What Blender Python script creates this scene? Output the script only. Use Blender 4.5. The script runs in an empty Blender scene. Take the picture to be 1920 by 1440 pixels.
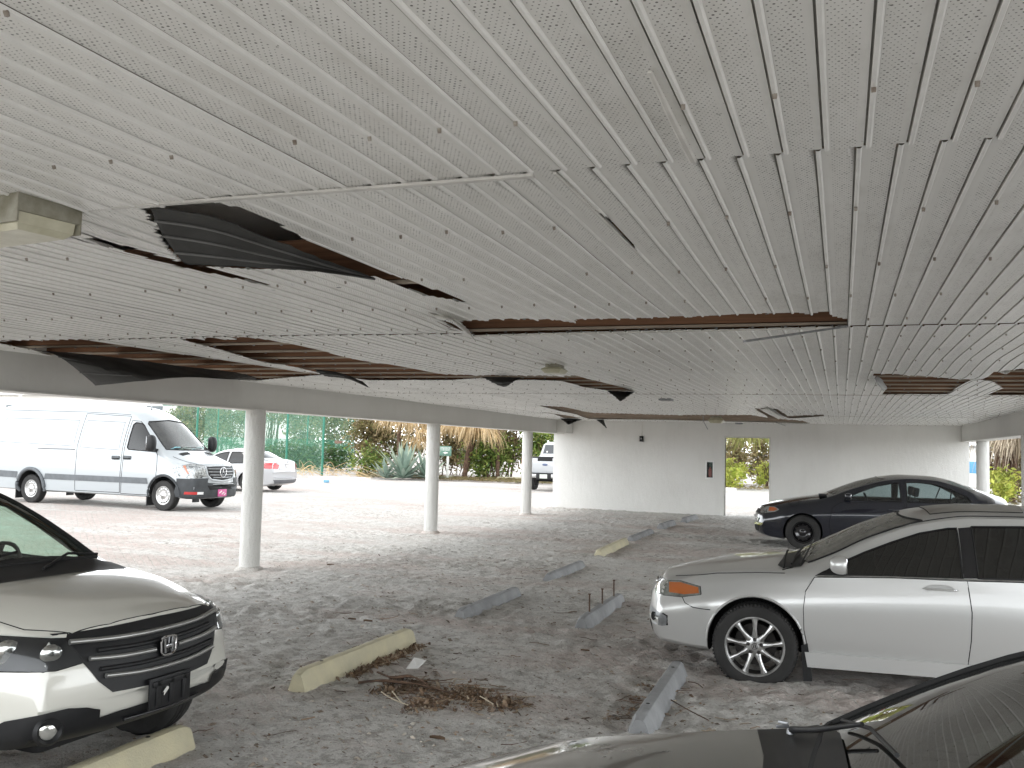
import bpy, bmesh, math, random
from mathutils import Vector, Matrix, noise
from mathutils.bvhtree import BVHTree
from mathutils.geometry import tessellate_polygon
R = math.radians
rnd = random.Random(7)
scene = bpy.context.scene
LINK = scene.collection.objects.link

# ------------------------------------------------------------------ camera
F, VX, VY, ROLL, H, ZC = 1760., 1578., 853.2, .025, 1.74, 2.536
_Y = Vector((VX-960, -(VY-720), -F)).normalized()
_U = Vector((1, -ROLL, 0)).cross(_Y).normalized()
if _U.y < 0: _U = -_U
_X = _Y.cross(_U)
CAMM = Matrix((_X, _Y, _U))
EYE = Vector((0, 0, H))
def ray(px, py): return CAMM @ Vector((px-960, -(py-720), -F))
def P(px, py, z=0.):
    d = ray(px, py); return EYE + d*((z-H)/d.z)
def atY(px, py, y):
    d = ray(px, py); return EYE + d*(y/d.y)
cam = bpy.data.cameras.new('camera'); co = bpy.data.objects.new('camera', cam); LINK(co)
cam.sensor_width = 36; cam.lens = F/1920*36; cam.clip_end = 3000; cam.clip_start = .02
co.matrix_world = Matrix.Translation(EYE) @ CAMM.to_4x4()
scene.camera = co
scene.cycles.diffuse_bounces = 8; scene.cycles.max_bounces = 14
scene.view_settings.view_transform = 'Standard'; scene.view_settings.look = 'None'
scene.view_settings.exposure = EXPO = 1.5; scene.view_settings.gamma = 1

# ------------------------------------------------------------------ node helper
class NT:
    def __init__(s, name):
        s.m = bpy.data.materials.new(name); s.m.use_nodes = True; s.t = s.m.node_tree
        s.p = s.t.nodes['Principled BSDF']; s.out = s.t.nodes['Material Output']
    def n(s, typ, **k):
        x = s.t.nodes.new(typ)
        for a, b in k.items():
            if a in x.bl_rna.properties: setattr(x, a, b)
            else: x.inputs[a.replace('_', ' ')].default_value = b
        return x
    def l(s, a, b): s.t.links.new(a, b)
    def val(s, v, sock):
        if hasattr(v, 'links') or hasattr(v, 'is_output'): s.l(v, sock)
        else: sock.default_value = v
    def math(s, op, a, b=0., c=0., clamp=False):
        x = s.t.nodes.new('ShaderNodeMath'); x.operation = op; x.use_clamp = clamp
        s.val(a, x.inputs[0]); s.val(b, x.inputs[1]); s.val(c, x.inputs[2]); return x.outputs[0]
    def pos(s): return s.t.nodes.new('ShaderNodeNewGeometry').outputs['Position']
    def obj(s): return s.t.nodes.new('ShaderNodeTexCoord').outputs['Object']
    def noise(s, vec, scale, detail=4, rough=.55, sc=(1, 1, 1)):
        if sc != (1, 1, 1):
            m = s.t.nodes.new('ShaderNodeMapping'); m.inputs['Scale'].default_value = sc; s.l(vec, m.inputs[0]); vec = m.outputs[0]
        x = s.t.nodes.new('ShaderNodeTexNoise'); x.inputs['Scale'].default_value = scale
        x.inputs['Detail'].default_value = detail; x.inputs['Roughness'].default_value = rough
        s.l(vec, x.inputs['Vector']); return x.outputs['Fac']
    def ramp(s, fac, stops):
        x = s.t.nodes.new('ShaderNodeValToRGB'); e = x.color_ramp.elements
        while len(e) < len(stops): e.new(.5)
        for i, (p_, c) in enumerate(stops):
            e[i].position = p_; c = (c, c, c) if isinstance(c, (int, float)) else c
            e[i].color = (*c, 1)
        s.l(fac, x.inputs[0]); return x.outputs[0]
    def mix(s, f, a, b, mode='MIX'):
        x = s.t.nodes.new('ShaderNodeMix'); x.data_type = 'RGBA'; x.blend_type = mode
        for v, i in ((f, 0), (a, 6), (b, 7)):
            if hasattr(v, 'is_output'): s.l(v, x.inputs[i])
            else: x.inputs[i].default_value = v if i == 0 else (*v, 1)
        return x.outputs[2]
    def bump(s, h, strength=.3, dist=.01, normal=None):
        x = s.t.nodes.new('ShaderNodeBump'); x.inputs['Strength'].default_value = strength
        x.inputs['Distance'].default_value = dist; s.l(h, x.inputs['Height'])
        if normal is not None: s.l(normal, x.inputs['Normal'])
        s.l(x.outputs[0], s.p.inputs['Normal']); return x.outputs[0]
    def base(s, c):
        if hasattr(c, 'is_output'): s.l(c, s.p.inputs['Base Color'])
        else: s.p.inputs['Base Color'].default_value = (*c, 1)
    def set(s, **k):
        for a, b in k.items():
            i = s.p.inputs[a.replace('_', ' ')]
            if hasattr(b, 'is_output'): s.l(b, i)
            else: i.default_value = b

def pm(name, col, rough=.5, metal=0., var=.12, vs=4., bump=0., bs=60., coat=0., col2=None, spec=.5, world=False, tr=0.):
    t = NT(name); v = t.pos() if world else t.obj()
    f = t.noise(v, vs, 5, .6)
    c2 = col2 or tuple(max(0, c*(1-var*2)) for c in col)
    t.base(t.ramp(f, [(.3, c2), (.7, col)]))
    t.set(Roughness=rough, Metallic=metal, Coat_Weight=coat, Specular_IOR_Level=spec)
    t.p.inputs['Coat Roughness'].default_value = .06
    if bump: t.bump(t.noise(v, bs, 4), bump, .01)
    if tr:
        ts = t.n('ShaderNodeBsdfTranslucent'); t.l(t.p.inputs['Base Color'].links[0].from_socket, ts.inputs[0])
        ms = t.n('ShaderNodeMixShader'); ms.inputs[0].default_value = tr
        t.l(t.p.outputs[0], ms.inputs[1]); t.l(ts.outputs[0], ms.inputs[2]); t.l(ms.outputs[0], t.out.inputs[0])
    return t.m

def glass(name, tint, refl=1.45, dirt=.0):
    t = NT(name); tr = t.n('ShaderNodeBsdfTransparent'); tr.inputs[0].default_value = (*tint, 1)
    gl = t.n('ShaderNodeBsdfGlossy'); gl.inputs['Roughness'].default_value = .02
    lw = t.n('ShaderNodeLayerWeight'); lw.inputs[0].default_value = .5; f0 = ((refl-1)/(refl+1))**2*2
    fr = t.math('ADD', f0, t.math('MULTIPLY', t.math('POWER', lw.outputs['Facing'], 4.), 1-f0))
    ms = t.n('ShaderNodeMixShader'); t.l(fr, ms.inputs[0]); t.l(tr.outputs[0], ms.inputs[1]); t.l(gl.outputs[0], ms.inputs[2])
    last = ms.outputs[0]
    if dirt:
        df = t.n('ShaderNodeBsdfDiffuse'); df.inputs[0].default_value = (.3, .29, .26, 1)
        m2 = t.n('ShaderNodeMixShader'); f = t.math('MULTIPLY', t.noise(t.obj(), 9, 6, .7, (1, 1, .4)), dirt)
        t.l(f, m2.inputs[0]); t.l(last, m2.inputs[1]); t.l(df.outputs[0], m2.inputs[2]); last = m2.outputs[0]
    t.l(last, t.out.inputs[0]); return t.m

def paint(name, col, metal=.0, rough=.35, coat=1., dust=.25, flake=0.):
    """car paint with dust that settles on faces that look up"""
    t = NT(name); v = t.obj()
    g = t.n('ShaderNodeNewGeometry'); sx = t.n('ShaderNodeSeparateXYZ'); t.l(g.outputs['Normal'], sx.inputs[0])
    up = t.math('MULTIPLY', t.math('MAXIMUM', sx.outputs[2], 0.), 1.)
    n1 = t.noise(v, 5, 6, .65); n2 = t.noise(v, 60, 3, .7)
    d = t.math('MULTIPLY', t.math('MULTIPLY', up, t.ramp(n1, [(.3, .35), (.7, 1.)])), dust)
    d = t.math('ADD', d, t.math('MULTIPLY', n2, dust*.15), clamp=True)
    t.base(t.mix(d, col, (.36, .34, .30)))
    t.set(Metallic=metal, Coat_Weight=coat)
    t.l(t.math('ADD', t.math('MULTIPLY', d, .6), rough), t.p.inputs['Roughness'])
    t.l(t.math('SUBTRACT', coat, t.math('MULTIPLY', d, 1.2), clamp=True), t.p.inputs['Coat Weight'])
    t.p.inputs['Coat Roughness'].default_value = .05
    t.bump(t.noise(v, 900, 2), .02, .001)
    return t.m

# ------------------------------------------------------------------ object helpers
def tag(o, label=None, cat=None, group=None, kind=None):
    for k, v in (('label', label), ('category', cat), ('group', group), ('kind', kind)):
        if v: o[k] = v
    return o
def empty(name, loc=(0, 0, 0), rz=0., label=None, cat=None, group=None, kind=None):
    o = bpy.data.objects.new(name, None); LINK(o); o.location = loc; o.rotation_euler = (0, 0, rz); o.empty_display_size = .1
    return tag(o, label, cat, group, kind)
def copy_tree(o, parent=None):
    c = o.copy(); LINK(c); c.parent = parent
    for ch in list(o.children): copy_tree(ch, c)
    return c
class MB:
    def __init__(s): s.v = []; s.f = []; s.mi = []; s.cur = 0
    def add(s, vs, fs):
        o = len(s.v); s.v += [tuple(v) for v in vs]; s.f += [tuple(i+o for i in f) for f in fs]; s.mi += [s.cur]*len(fs); return s
    def box(s, c, d, rot=0., M=None):
        x, y, z = (k/2 for k in d); vs = [Vector((sx*x, sy*y, sz*z)) for sx in (-1, 1) for sy in (-1, 1) for sz in (-1, 1)]
        m = Matrix.Rotation(rot, 3, 'Z') if M is None else M
        return s.add([m@v+Vector(c) for v in vs], [(0, 1, 3, 2), (4, 6, 7, 5), (0, 4, 5, 1), (2, 3, 7, 6), (0, 2, 6, 4), (1, 5, 7, 3)])
    def bbox(s, c, d, b=.01, M=None):
        """box with chamfered edges"""
        bm = bmesh.new(); bmesh.ops.create_cube(bm, size=1); bmesh.ops.scale(bm, vec=d, verts=bm.verts)
        bmesh.ops.bevel(bm, geom=bm.edges[:], offset=b, segments=2, affect='EDGES', profile=.6)
        m = M or Matrix.Identity(3)
        bm.verts.ensure_lookup_table()
        s.add([m@v.co+Vector(c) for v in bm.verts], [[v.index for v in f.verts] for f in bm.faces]); bm.free(); return s
    def tube(s, pts, r, n=8, cap=True, flat=None):
        pts = [Vector(p) for p in pts]; rs = r if isinstance(r, (list, tuple)) else [r]*len(pts); rings = []
        for i, p in enumerate(pts):
            d = (pts[min(i+1, len(pts)-1)]-pts[max(i-1, 0)])
            if d.length < 1e-9: d = Vector((0, 0, 1))
            d.normalize(); u = d.cross(Vector((0, 0, 1)) if abs(d.z) < .95 else Vector((1, 0, 0))).normalized(); w = d.cross(u)
            k = flat or 1
            rings.append([p+(u*math.cos(a)+w*math.sin(a)*k)*rs[i] for a in (2*math.pi*j/n for j in range(n))])
        vs = [v for r_ in rings for v in r_]; fs = []
        for i in range(len(pts)-1):
            for j in range(n): k = (j+1) % n; fs.append((i*n+j, i*n+k, (i+1)*n+k, (i+1)*n+j))
        if cap: fs += [tuple(range(n))[::-1], tuple(range((len(pts)-1)*n, len(pts)*n))]
        return s.add(vs, fs)
    def lathe(s, prof, n=32, M=None, close=False, a0=0., a1=2*math.pi):
        """prof (r, h): h along local z"""
        M = M or Matrix.Identity(4); full = abs(a1-a0-2*math.pi) < 1e-6; vs = []; fs = []; m = n if full else n+1
        for j in range(m):
            a = a0+(a1-a0)*j/n
            for (r, h) in prof: vs.append(M@Vector((r*math.cos(a), r*math.sin(a), h)))
        k = len(prof); kk = k if close else k-1
        for j in range(n):
            j2 = (j+1) % m
            for i in range(kk): i2 = (i+1) % k; fs.append((j*k+i, j2*k+i, j2*k+i2, j*k+i2))
        return s.add(vs, fs)
    def prism(s, poly, axis, a, b):
        """polygon extruded along axis x, y or z between a and b"""
        f = {'x': lambda p, t: (t, p[0], p[1]), 'y': lambda p, t: (p[0], t, p[1]), 'z': lambda p, t: (p[0], p[1], t)}[axis]
        n = len(poly); vs = [f(p, a) for p in poly]+[f(p, b) for p in poly]
        return s.add(vs, [tuple(range(n)), tuple(range(2*n-1, n-1, -1))]+[(i, i+n, (i+1) % n+n, (i+1) % n) for i in range(n)])
    def mesh(s, name, mats, fix=False):
        me = bpy.data.meshes.new(name); me.from_pydata(s.v, [], s.f)
        for m in (mats if isinstance(mats, (list, tuple)) else [mats]): me.materials.append(m)
        if any(s.mi): me.polygons.foreach_set('material_index', s.mi)
        me.update()
        if fix:
            bm = bmesh.new(); bm.from_mesh(me); bmesh.ops.remove_doubles(bm, verts=bm.verts, dist=1e-5)
            
            if fix != 'merge': bmesh.ops.recalc_face_normals(bm, faces=bm.faces)
            bm.to_mesh(me); bm.free()
        return me
    def build(s, name, mats, parent=None, smooth=30, fix=True, **k):
        me = s.mesh(name, mats, fix); return obj(name, me, parent, smooth, **k)
def obj(name, me, parent=None, smooth=30, **k):
    if smooth:
        me.polygons.foreach_set('use_smooth', [True]*len(me.polygons)); me.set_sharp_from_angle(angle=R(smooth))
    o = bpy.data.objects.new(name, me); LINK(o)
    if parent: o.parent = parent
    return tag(o, **k)
def boolean(o, cut, op='DIFFERENCE', rm=True):
    m = o.modifiers.new('b', 'BOOLEAN'); m.operation = op; m.object = cut; m.solver = 'EXACT'; m.material_mode = 'INDEX'
    m.use_self = False; m.use_hole_tolerant = False
    dg = bpy.context.evaluated_depsgraph_get(); me = bpy.data.meshes.new_from_object(o.evaluated_get(dg))
    o.modifiers.clear(); old = o.data; o.data = me; me.name = old.name
    if rm: bpy.data.objects.remove(cut)
def pchip(pts):
    pts = sorted(pts); xs = [p[0] for p in pts]; ys = [p[1] for p in pts]; n = len(xs)
    h = [xs[i+1]-xs[i] for i in range(n-1)]; d = [(ys[i+1]-ys[i])/h[i] for i in range(n-1)]
    m = [0.]*n
    if n > 2:
        for i in range(1, n-1):
            if d[i-1]*d[i] > 0:
                w1 = 2*h[i]+h[i-1]; w2 = h[i]+2*h[i-1]; m[i] = (w1+w2)/(w1/d[i-1]+w2/d[i])
        m[0] = d[0]; m[-1] = d[-1]
    else: m = [d[0]]*2
    def f(x):
        if x <= xs[0]: return ys[0]
        if x >= xs[-1]: return ys[-1]
        lo = 0
        while xs[lo+1] < x: lo += 1
        t = (x-xs[lo])/h[lo]; t2 = t*t; t3 = t2*t
        return (2*t3-3*t2+1)*ys[lo]+(t3-2*t2+t)*h[lo]*m[lo]+(-2*t3+3*t2)*ys[lo+1]+(t3-t2)*h[lo]*m[lo+1]
    return f
def spline(pts, n=8, closed=False):
    """Catmull-Rom through points"""
    pts = [Vector(p) for p in pts]; N = len(pts); out = []
    for i in range(N if closed else N-1):
        g = lambda k: pts[k % N] if closed else pts[max(0, min(N-1, k))]
        a, b, c, d = g(i-1), g(i), g(i+1), g(i+2)
        for j in range(n):
            t = j/n; out.append(.5*((2*b)+(c-a)*t+(2*a-5*b+4*c-d)*t*t+(3*b-a-3*c+d)*t**3))
    if not closed: out.append(pts[-1])
    return out
def sst(x): x = max(0., min(1., x)); return x*x*(3-2*x)
# ------------------------------------------------------------------ materials
M = {}
def ceiling_mat():
    t = NT('painted_perforated_soffit'); p = t.pos(); s = t.n('ShaderNodeSeparateXYZ'); t.l(p, s.inputs[0])
    x, y = s.outputs[0], s.outputs[1]
    pit = .0127
    u = t.math('FRACT', t.math('DIVIDE', t.math('ADD', x, 20*UNIT-PHASE), UNIT))
    inband = t.math('MULTIPLY', t.math('GREATER_THAN', u, .13), t.math('LESS_THAN', u, .72))
    row = t.math('FLOOR', t.math('DIVIDE', y, pit))
    xs = t.math('ADD', x, t.math('MULTIPLY', t.math('MODULO', row, 2.), pit*.5))
    cx = t.math('FLOOR', t.math('DIVIDE', xs, pit))
    fx = t.math('SUBTRACT', t.math('FRACT', t.math('DIVIDE', xs, pit)), .5)
    fy = t.math('SUBTRACT', t.math('FRACT', t.math('DIVIDE', y, pit)), .5)
    d = t.math('SQRT', t.math('ADD', t.math('MULTIPLY', fx, fx), t.math('MULTIPLY', fy, fy)))
    cv = t.n('ShaderNodeCombineXYZ'); t.l(cx, cv.inputs[0]); t.l(row, cv.inputs[1])
    wn = t.n('ShaderNodeTexWhiteNoise'); t.l(cv.outputs[0], wn.inputs[0])
    rad = t.math('ADD', .125, t.math('MULTIPLY', t.math('POWER', wn.outputs['Value'], 3.), .11))
    hole = t.math('MULTIPLY', t.math('LESS_THAN', d, rad), inband)
    n1 = t.noise(p, .7, 6, .6); n2 = t.noise(p, 14, 5, .7, (1, .25, 1))
    w = t.ramp(n1, [(.3, (.80, .795, .76)), (.7, (.88, .875, .845))])
    cu = t.n('ShaderNodeCombineXYZ'); t.l(t.math('FLOOR', t.math('DIVIDE', t.math('ADD', x, 20*UNIT-PHASE), UNIT)), cu.inputs[0]); t.l(t.math('FLOOR', t.math('DIVIDE', t.math('SUBTRACT', y, 2.555), 3.58)), cu.inputs[1])
    wu = t.n('ShaderNodeTexWhiteNoise'); t.l(cu.outputs[0], wu.inputs[0]); w = t.mix(t.math('MULTIPLY', wu.outputs['Value'], .22), w, (.60, .60, .57))
    st = t.ramp(t.noise(p, 1.7, 7, .75, (1, .5, 1)), [(.55, 0.), (.72, 1.)]); w = t.mix(t.math('MULTIPLY', st, .30), w, (.42, .39, .33))
    w = t.mix(t.math('MULTIPLY', t.ramp(n2, [(.5, 0.), (.8, 1.)]), .35), w, (.50, .49, .44))
    # small dark specks
    sp = t.math('GREATER_THAN', t.noise(p, 70, 2, .5), .735)
    w = t.mix(t.math('MULTIPLY', sp, .6), w, (.12, .11, .09))
    strength = t.math('ADD', .60, t.math('MULTIPLY', wn.outputs['Value'], .4))
    w = t.mix(t.math('MULTIPLY', hole, strength), w, (.07, .065, .055))
    t.base(w); t.set(Roughness=.34, Specular_IOR_Level=.5)
    b = t.bump(t.math('ADD', t.math('MULTIPLY', hole, -.6), t.math('MULTIPLY', t.noise(p, 3, 3, .5), 2.)), .25, .004)
    return t.m
def ground_mat():
    t = NT('sand_over_brick_pavers'); p = t.pos()
    s = t.n('ShaderNodeSeparateXYZ'); t.l(p, s.inputs[0])
    big = t.noise(p, .22, 5, .62, (.45, 1, 1)); med = t.noise(p, 1.3, 6, .65, (.55, 1, 1)); fine = t.noise(p, 60, 5, .75)
    sand = t.ramp(t.noise(p, 2.4, 7, .7), [(.3, (.43, .41, .38)), (.5, (.54, .525, .495)), (.72, (.63, .62, .595))])
    sand = t.mix(.45, sand, t.ramp(fine, [(.38, (.27, .255, .235)), (.62, (.78, .765, .74))]))
    mott = t.ramp(t.noise(p, 8, 7, .85), [(.43, (.24, .225, .20)), (.51, (.66, .645, .615))])
    sand = t.mix(t.ramp(t.noise(p, .5, 4, .6), [(.35, .15), (.65, .75)]), sand, mott)
    # darker damp grit under the roof where nobody has swept
    grit = t.ramp(t.noise(p, .9, 6, .7), [(.42, 0.), (.62, 1.)])
    near = t.math('MULTIPLY', t.math('SUBTRACT', 14., s.outputs[1]), .07, clamp=True)
    grit = t.math('MULTIPLY', t.math('MULTIPLY', grit, near), .55)
    sand = t.mix(grit, sand, t.ramp(t.noise(p, 28, 6, .85), [(.38, (.10, .09, .078)), (.49, (.30, .28, .255)), (.60, (.58, .56, .53))]))
    br = t.n('ShaderNodeTexBrick'); br.offset = .5
    for k, v in (('Color1', (.50, .36, .325, 1)), ('Color2', (.42, .32, .29, 1)), ('Mortar', (.42, .39, .35, 1)), ('Scale', 1.), ('Mortar Size', .007), ('Brick Width', .21), ('Row Height', .105), ('Mortar Smooth', .4)):
        br.inputs[k].default_value = v
    mp = t.n('ShaderNodeMapping'); mp.inputs['Rotation'].default_value = (0, 0, R(45)); t.l(p, mp.inputs[0]); t.l(mp.outputs[0], br.inputs[0])
    brick = t.mix(t.ramp(fine, [(.4, .1), (.7, .55)]), br.outputs['Color'], (.58, .54, .49))
    m = t.math('ADD', t.math('MULTIPLY', big, .55), t.math('MULTIPLY', med, .45))
    mask = t.ramp(m, [(.475, 0.), (.56, 1.)])
    mask = t.math('MULTIPLY', mask, .48)
    out = t.math('MULTIPLY', t.math('SUBTRACT', -7., s.outputs[0]), .25, clamp=True)   # more paver colour out in the lot, toning down its overbright ground
    mask = t.math('ADD', mask, t.math('MULTIPLY', t.math('MULTIPLY', out, t.ramp(med, [(.35, .25), (.65, 1.)])), .22), clamp=True)
    t.base(t.mix(mask, sand, brick)); t.set(Roughness=.95, Specular_IOR_Level=.2)
    h = t.math('ADD', t.math('MULTIPLY', t.noise(p, 9, 6, .7), 1.), t.math('MULTIPLY', fine, .35))
    h = t.math('ADD', h, t.math('MULTIPLY', t.math('MULTIPLY', br.outputs['Fac'], mask), -.3))
    t.bump(h, .95, .05); return t.m
def leafmat(name, cols, tr=.25, vs=1.2, rough=.55):
    t = NT(name); p = t.obj()
    g = t.n('ShaderNodeNewGeometry'); 
    a = t.ramp(g.outputs['Random Per Island'], [(i/max(1, len(cols)-1), tuple(min(.8, q*1.3) for q in c)) for i, c in enumerate(cols)])
    b = t.ramp(t.noise(p, vs, 3, .6), [(.35, .62), (.65, 1.15)])
    c = t.mix(1., a, b, 'MULTIPLY'); t.base(c); t.set(Roughness=rough, Specular_IOR_Level=.35)
    ts = t.n('ShaderNodeBsdfTranslucent'); t.l(c, ts.inputs[0]); ms = t.n('ShaderNodeMixShader'); ms.inputs[0].default_value = tr
    t.l(t.p.outputs[0], ms.inputs[1]); t.l(ts.outputs[0], ms.inputs[2]); t.l(ms.outputs[0], t.out.inputs[0]); return t.m
def wood_mat():
    t = NT('rough_lumber'); p = t.pos(); n = t.noise(p, 6, 8, .7, (.12, 5, 5)); k = t.noise(p, 1.1, 4, .6)
    c = t.ramp(n, [(.3, (.12, .058, .03)), (.6, (.27, .135, .07)), (.8, (.40, .23, .13))])
    t.base(t.mix(t.ramp(k, [(.4, 0.), (.7, .45)]), c, (.08, .035, .02))); t.set(Roughness=.8); t.bump(n, .3, .004); return t.m
def stucco(name, a, b, str_=.35, sc=45):
    t = NT(name); p = t.pos(); n = t.noise(p, .6, 5, .6); n2 = t.noise(p, 3, 6, .7, (1, 1, .3))
    c = t.ramp(n, [(.3, a), (.7, b)]); c = t.mix(t.math('MULTIPLY', t.ramp(n2, [(.5, 0.), (.8, 1.)]), .22), c, (.5, .49, .45))
    t.base(c); t.set(Roughness=.85, Specular_IOR_Level=.25)
    t.bump(t.math('ADD', t.math('ADD', t.noise(p, sc, 4, .6), t.math('MULTIPLY', t.noise(p, 16, 4, .6, (1, 1, .3)), 1.6)), t.math('MULTIPLY', t.noise(p, 5, 3), .6)), str_, .014); return t.m
UNIT = .1016*1.005; PHASE = .062
M['ceil'] = ceiling_mat(); M['ground'] = ground_mat(); M['wood'] = wood_mat()
M['wall'] = stucco('painted_stucco_wall', (.68, .675, .65), (.75, .745, .72), .45, 38)
M['beam'] = stucco('painted_smooth_beam', (.58, .575, .55), (.64, .635, .61), .12, 20)
M['column'] = stucco('textured_white_column', (.56, .555, .53), (.63, .625, .60), .9, 60)
M['flap'] = pm('soffit_back_dark', (.085, .085, .082), .85, 0, .25, 3, .2, 200, world=True, spec=.2)
M['batten'] = pm('pale_batten', (.50, .42, .33), .8, 0, .2, 3, world=True); M['flaprib'] = pm('flap_rib_grey', (.17, .17, .165), .8, 0, .2, 3, world=True)
M['seam'] = pm('shaded_seam', (.56, .55, .51), .7, 0, .25, 5, world=True); M['bead'] = pm('brightened_bead', (.90, .90, .87), .32, 0, .06, 9, world=True)  # darker groove and brighter bead paint rib shade and highlight into the colour
M['trim'] = pm('white_trim', (.72, .71, .67), .4, 0, .1, 8)
M['steel'] = pm('dull_steel', (.33, .34, .35), .4, .8, .2, 20)
M['black'] = pm('black_plastic', (.011, .011, .012), .5, 0, .2, 10, spec=.35)
M['blackgloss'] = pm('gloss_black', (.012, .012, .014), .12, 0, .2, 10, coat=.5)
M['rubber'] = pm('tyre_rubber', (.028, .027, .026), .85, 0, .25, 6, .3, 300)
M['gap'] = pm('dark_gap', (.01, .01, .01), .9)
M['chrome'] = pm('chrome', (.75, .75, .76), .12, 1., .05, 20)
M['alloy'] = pm('alloy_rim', (.62, .62, .61), .28, .9, .25, 12)
M['alloydark'] = pm('brake_dark_metal', (.05, .045, .042), .7, .4, .3, 12)  # dark metal of hubs, brakes, lug nuts and cap emblem
M['cab'] = pm('cabin_fabric', (.06, .06, .065), .9, 0, .2, 10)
M['lens'] = glass('clear_lens', (.9, .92, .93), 1.38)
M['oldmetal'] = pm('aged_fixture_metal', (.40, .39, .33), .6, .2, .3, 10, .2, 60, col2=(.20, .19, .13))
M['clip'] = pm('rusty_clip', (.42, .39, .34), .6, 0, .3, 40, col2=(.16, .12, .09))
M['concrete_y'] = pm('yellow_painted_concrete', (.56, .51, .35), .85, 0, .16, 5, .5, 90, col2=(.44, .41, .30))
M['concrete_g'] = pm('grey_painted_concrete', (.30, .305, .31), .8, 0, .15, 5, .5, 90, col2=(.20, .203, .207))
M['concrete_w'] = pm('pale_concrete', (.66, .65, .61), .85, 0, .15, 7, .5, 90)
M['bark'] = pm('brown_bark', (.16, .095, .06), .9, 0, .4, 9, .8, 60)
M['litter'] = leafmat('dead_leaf_litter', [(.05, .03, .018), (.12, .075, .045), (.20, .14, .09), (.08, .05, .035), (.30, .25, .18)], 0.)
M['chip'] = leafmat('clods', [(.10, .075, .055), (.25, .21, .17), (.40, .36, .31), (.07, .045, .03)], 0.)
# ------------------------------------------------------------------ world and sun
w = bpy.data.worlds.new('World'); scene.world = w; w.use_nodes = True
sky = w.node_tree.nodes.new('ShaderNodeTexSky'); sky.sky_type = 'NISHITA'; sky.sun_disc = False
SUN_EL, SUN_AZ = R(62), R(-118)      # azimuth measured from +Y toward +X
sky.sun_elevation = SUN_EL; sky.sun_rotation = SUN_AZ; sky.dust_density = 2; sky.air_density = 1.0; sky.ozone_density = 1
bg = w.node_tree.nodes['Background']; bg.inputs[1].default_value = .15
_nt = w.node_tree; _tc = _nt.nodes.new('ShaderNodeTexCoord'); _cn = _nt.nodes.new('ShaderNodeTexNoise'); _cn.inputs['Scale'].default_value = 2.2; _cn.inputs['Detail'].default_value = 6
_nt.links.new(_tc.outputs['Generated'], _cn.inputs['Vector']); _mr = _nt.nodes.new('ShaderNodeMapRange'); _mr.inputs[1].default_value = .3; _mr.inputs[2].default_value = .6; _mr.inputs[3].default_value = .85; _mr.inputs[4].default_value = .95
_nt.links.new(_cn.outputs['Fac'], _mr.inputs[0]); _mx = _nt.nodes.new('ShaderNodeMix'); _mx.data_type = 'RGBA'; _mx.inputs[7].default_value = (8.6, 8.75, 8.7, 1)   # bright thin overcast
_sp = _nt.nodes.new('ShaderNodeSeparateXYZ'); _nt.links.new(_tc.outputs['Generated'], _sp.inputs[0])
_el = _nt.nodes.new('ShaderNodeMapRange'); _el.inputs[1].default_value = 0; _el.inputs[2].default_value = .9; _el.inputs[3].default_value = 1.75; _el.inputs[4].default_value = .22
_nt.links.new(_sp.outputs[2], _el.inputs[0]); _vm = _nt.nodes.new('ShaderNodeVectorMath'); _vm.operation = 'SCALE'; _vm.inputs[0].default_value = (8.45, 8.75, 8.95)   # haze: brighter towards the horizon, steepened to lift the light under the roof
_nt.links.new(_el.outputs[0], _vm.inputs['Scale']); _nt.links.new(_vm.outputs[0], _mx.inputs[7]); _nt.links.new(_mr.outputs[0], _mx.inputs[0]); _nt.links.new(sky.outputs[0], _mx.inputs[6]); _nt.links.new(_mx.outputs[2], bg.inputs[0])
sun = bpy.data.lights.new('sun', 'SUN'); sun.energy = .5; sun.angle = R(25); sun.color = (1, .975, .94)
so = bpy.data.objects.new('sun', sun); LINK(so)
sd = Vector((math.cos(SUN_EL)*math.sin(SUN_AZ), math.cos(SUN_EL)*math.cos(SUN_AZ), math.sin(SUN_EL)))
so.rotation_euler = (-sd).to_track_quat('-Z', 'Y').to_euler()

# ------------------------------------------------------------------ ground: one sheet, fine where the camera is near
def ground_z(x, y):
    a = 0.
    if -16 < x < 9 and -3 < y < 34:
        f = sst((x+16)/3)*sst((9-x)/2)*sst((34-y)/6)
        foot = noise.noise(Vector((x*5.5, y*5.5, 3.1)))*.55+noise.noise(Vector((x*11, y*11, 8.)))*.4+noise.noise(Vector((x*22, y*22, 5.)))*.22
        soft = noise.noise(Vector((x*.5, y*.9, 1.)))
        a = f*(foot*.058*(.40+1.1*max(0, .35+soft))+soft*.014)
        # sand banked against the wall and column feet
        a += f*.04*math.exp(-((y-25.9)/.5)**2)*(x > -8)
    for (cx, cy, ex, ey, dz) in GROUND_DIPS:
        a += dz*math.exp(-((x-cx)/ex)**2-((y-cy)/ey)**2)
    return a-.012
GROUND_DIPS = []
def lines(segs):
    out = []
    for a, b, s in segs:
        n = max(1, int(round((b-a)/s))); out += [a+(b-a)*i/n for i in range(n)]
    return out+[segs[-1][1]]
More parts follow.
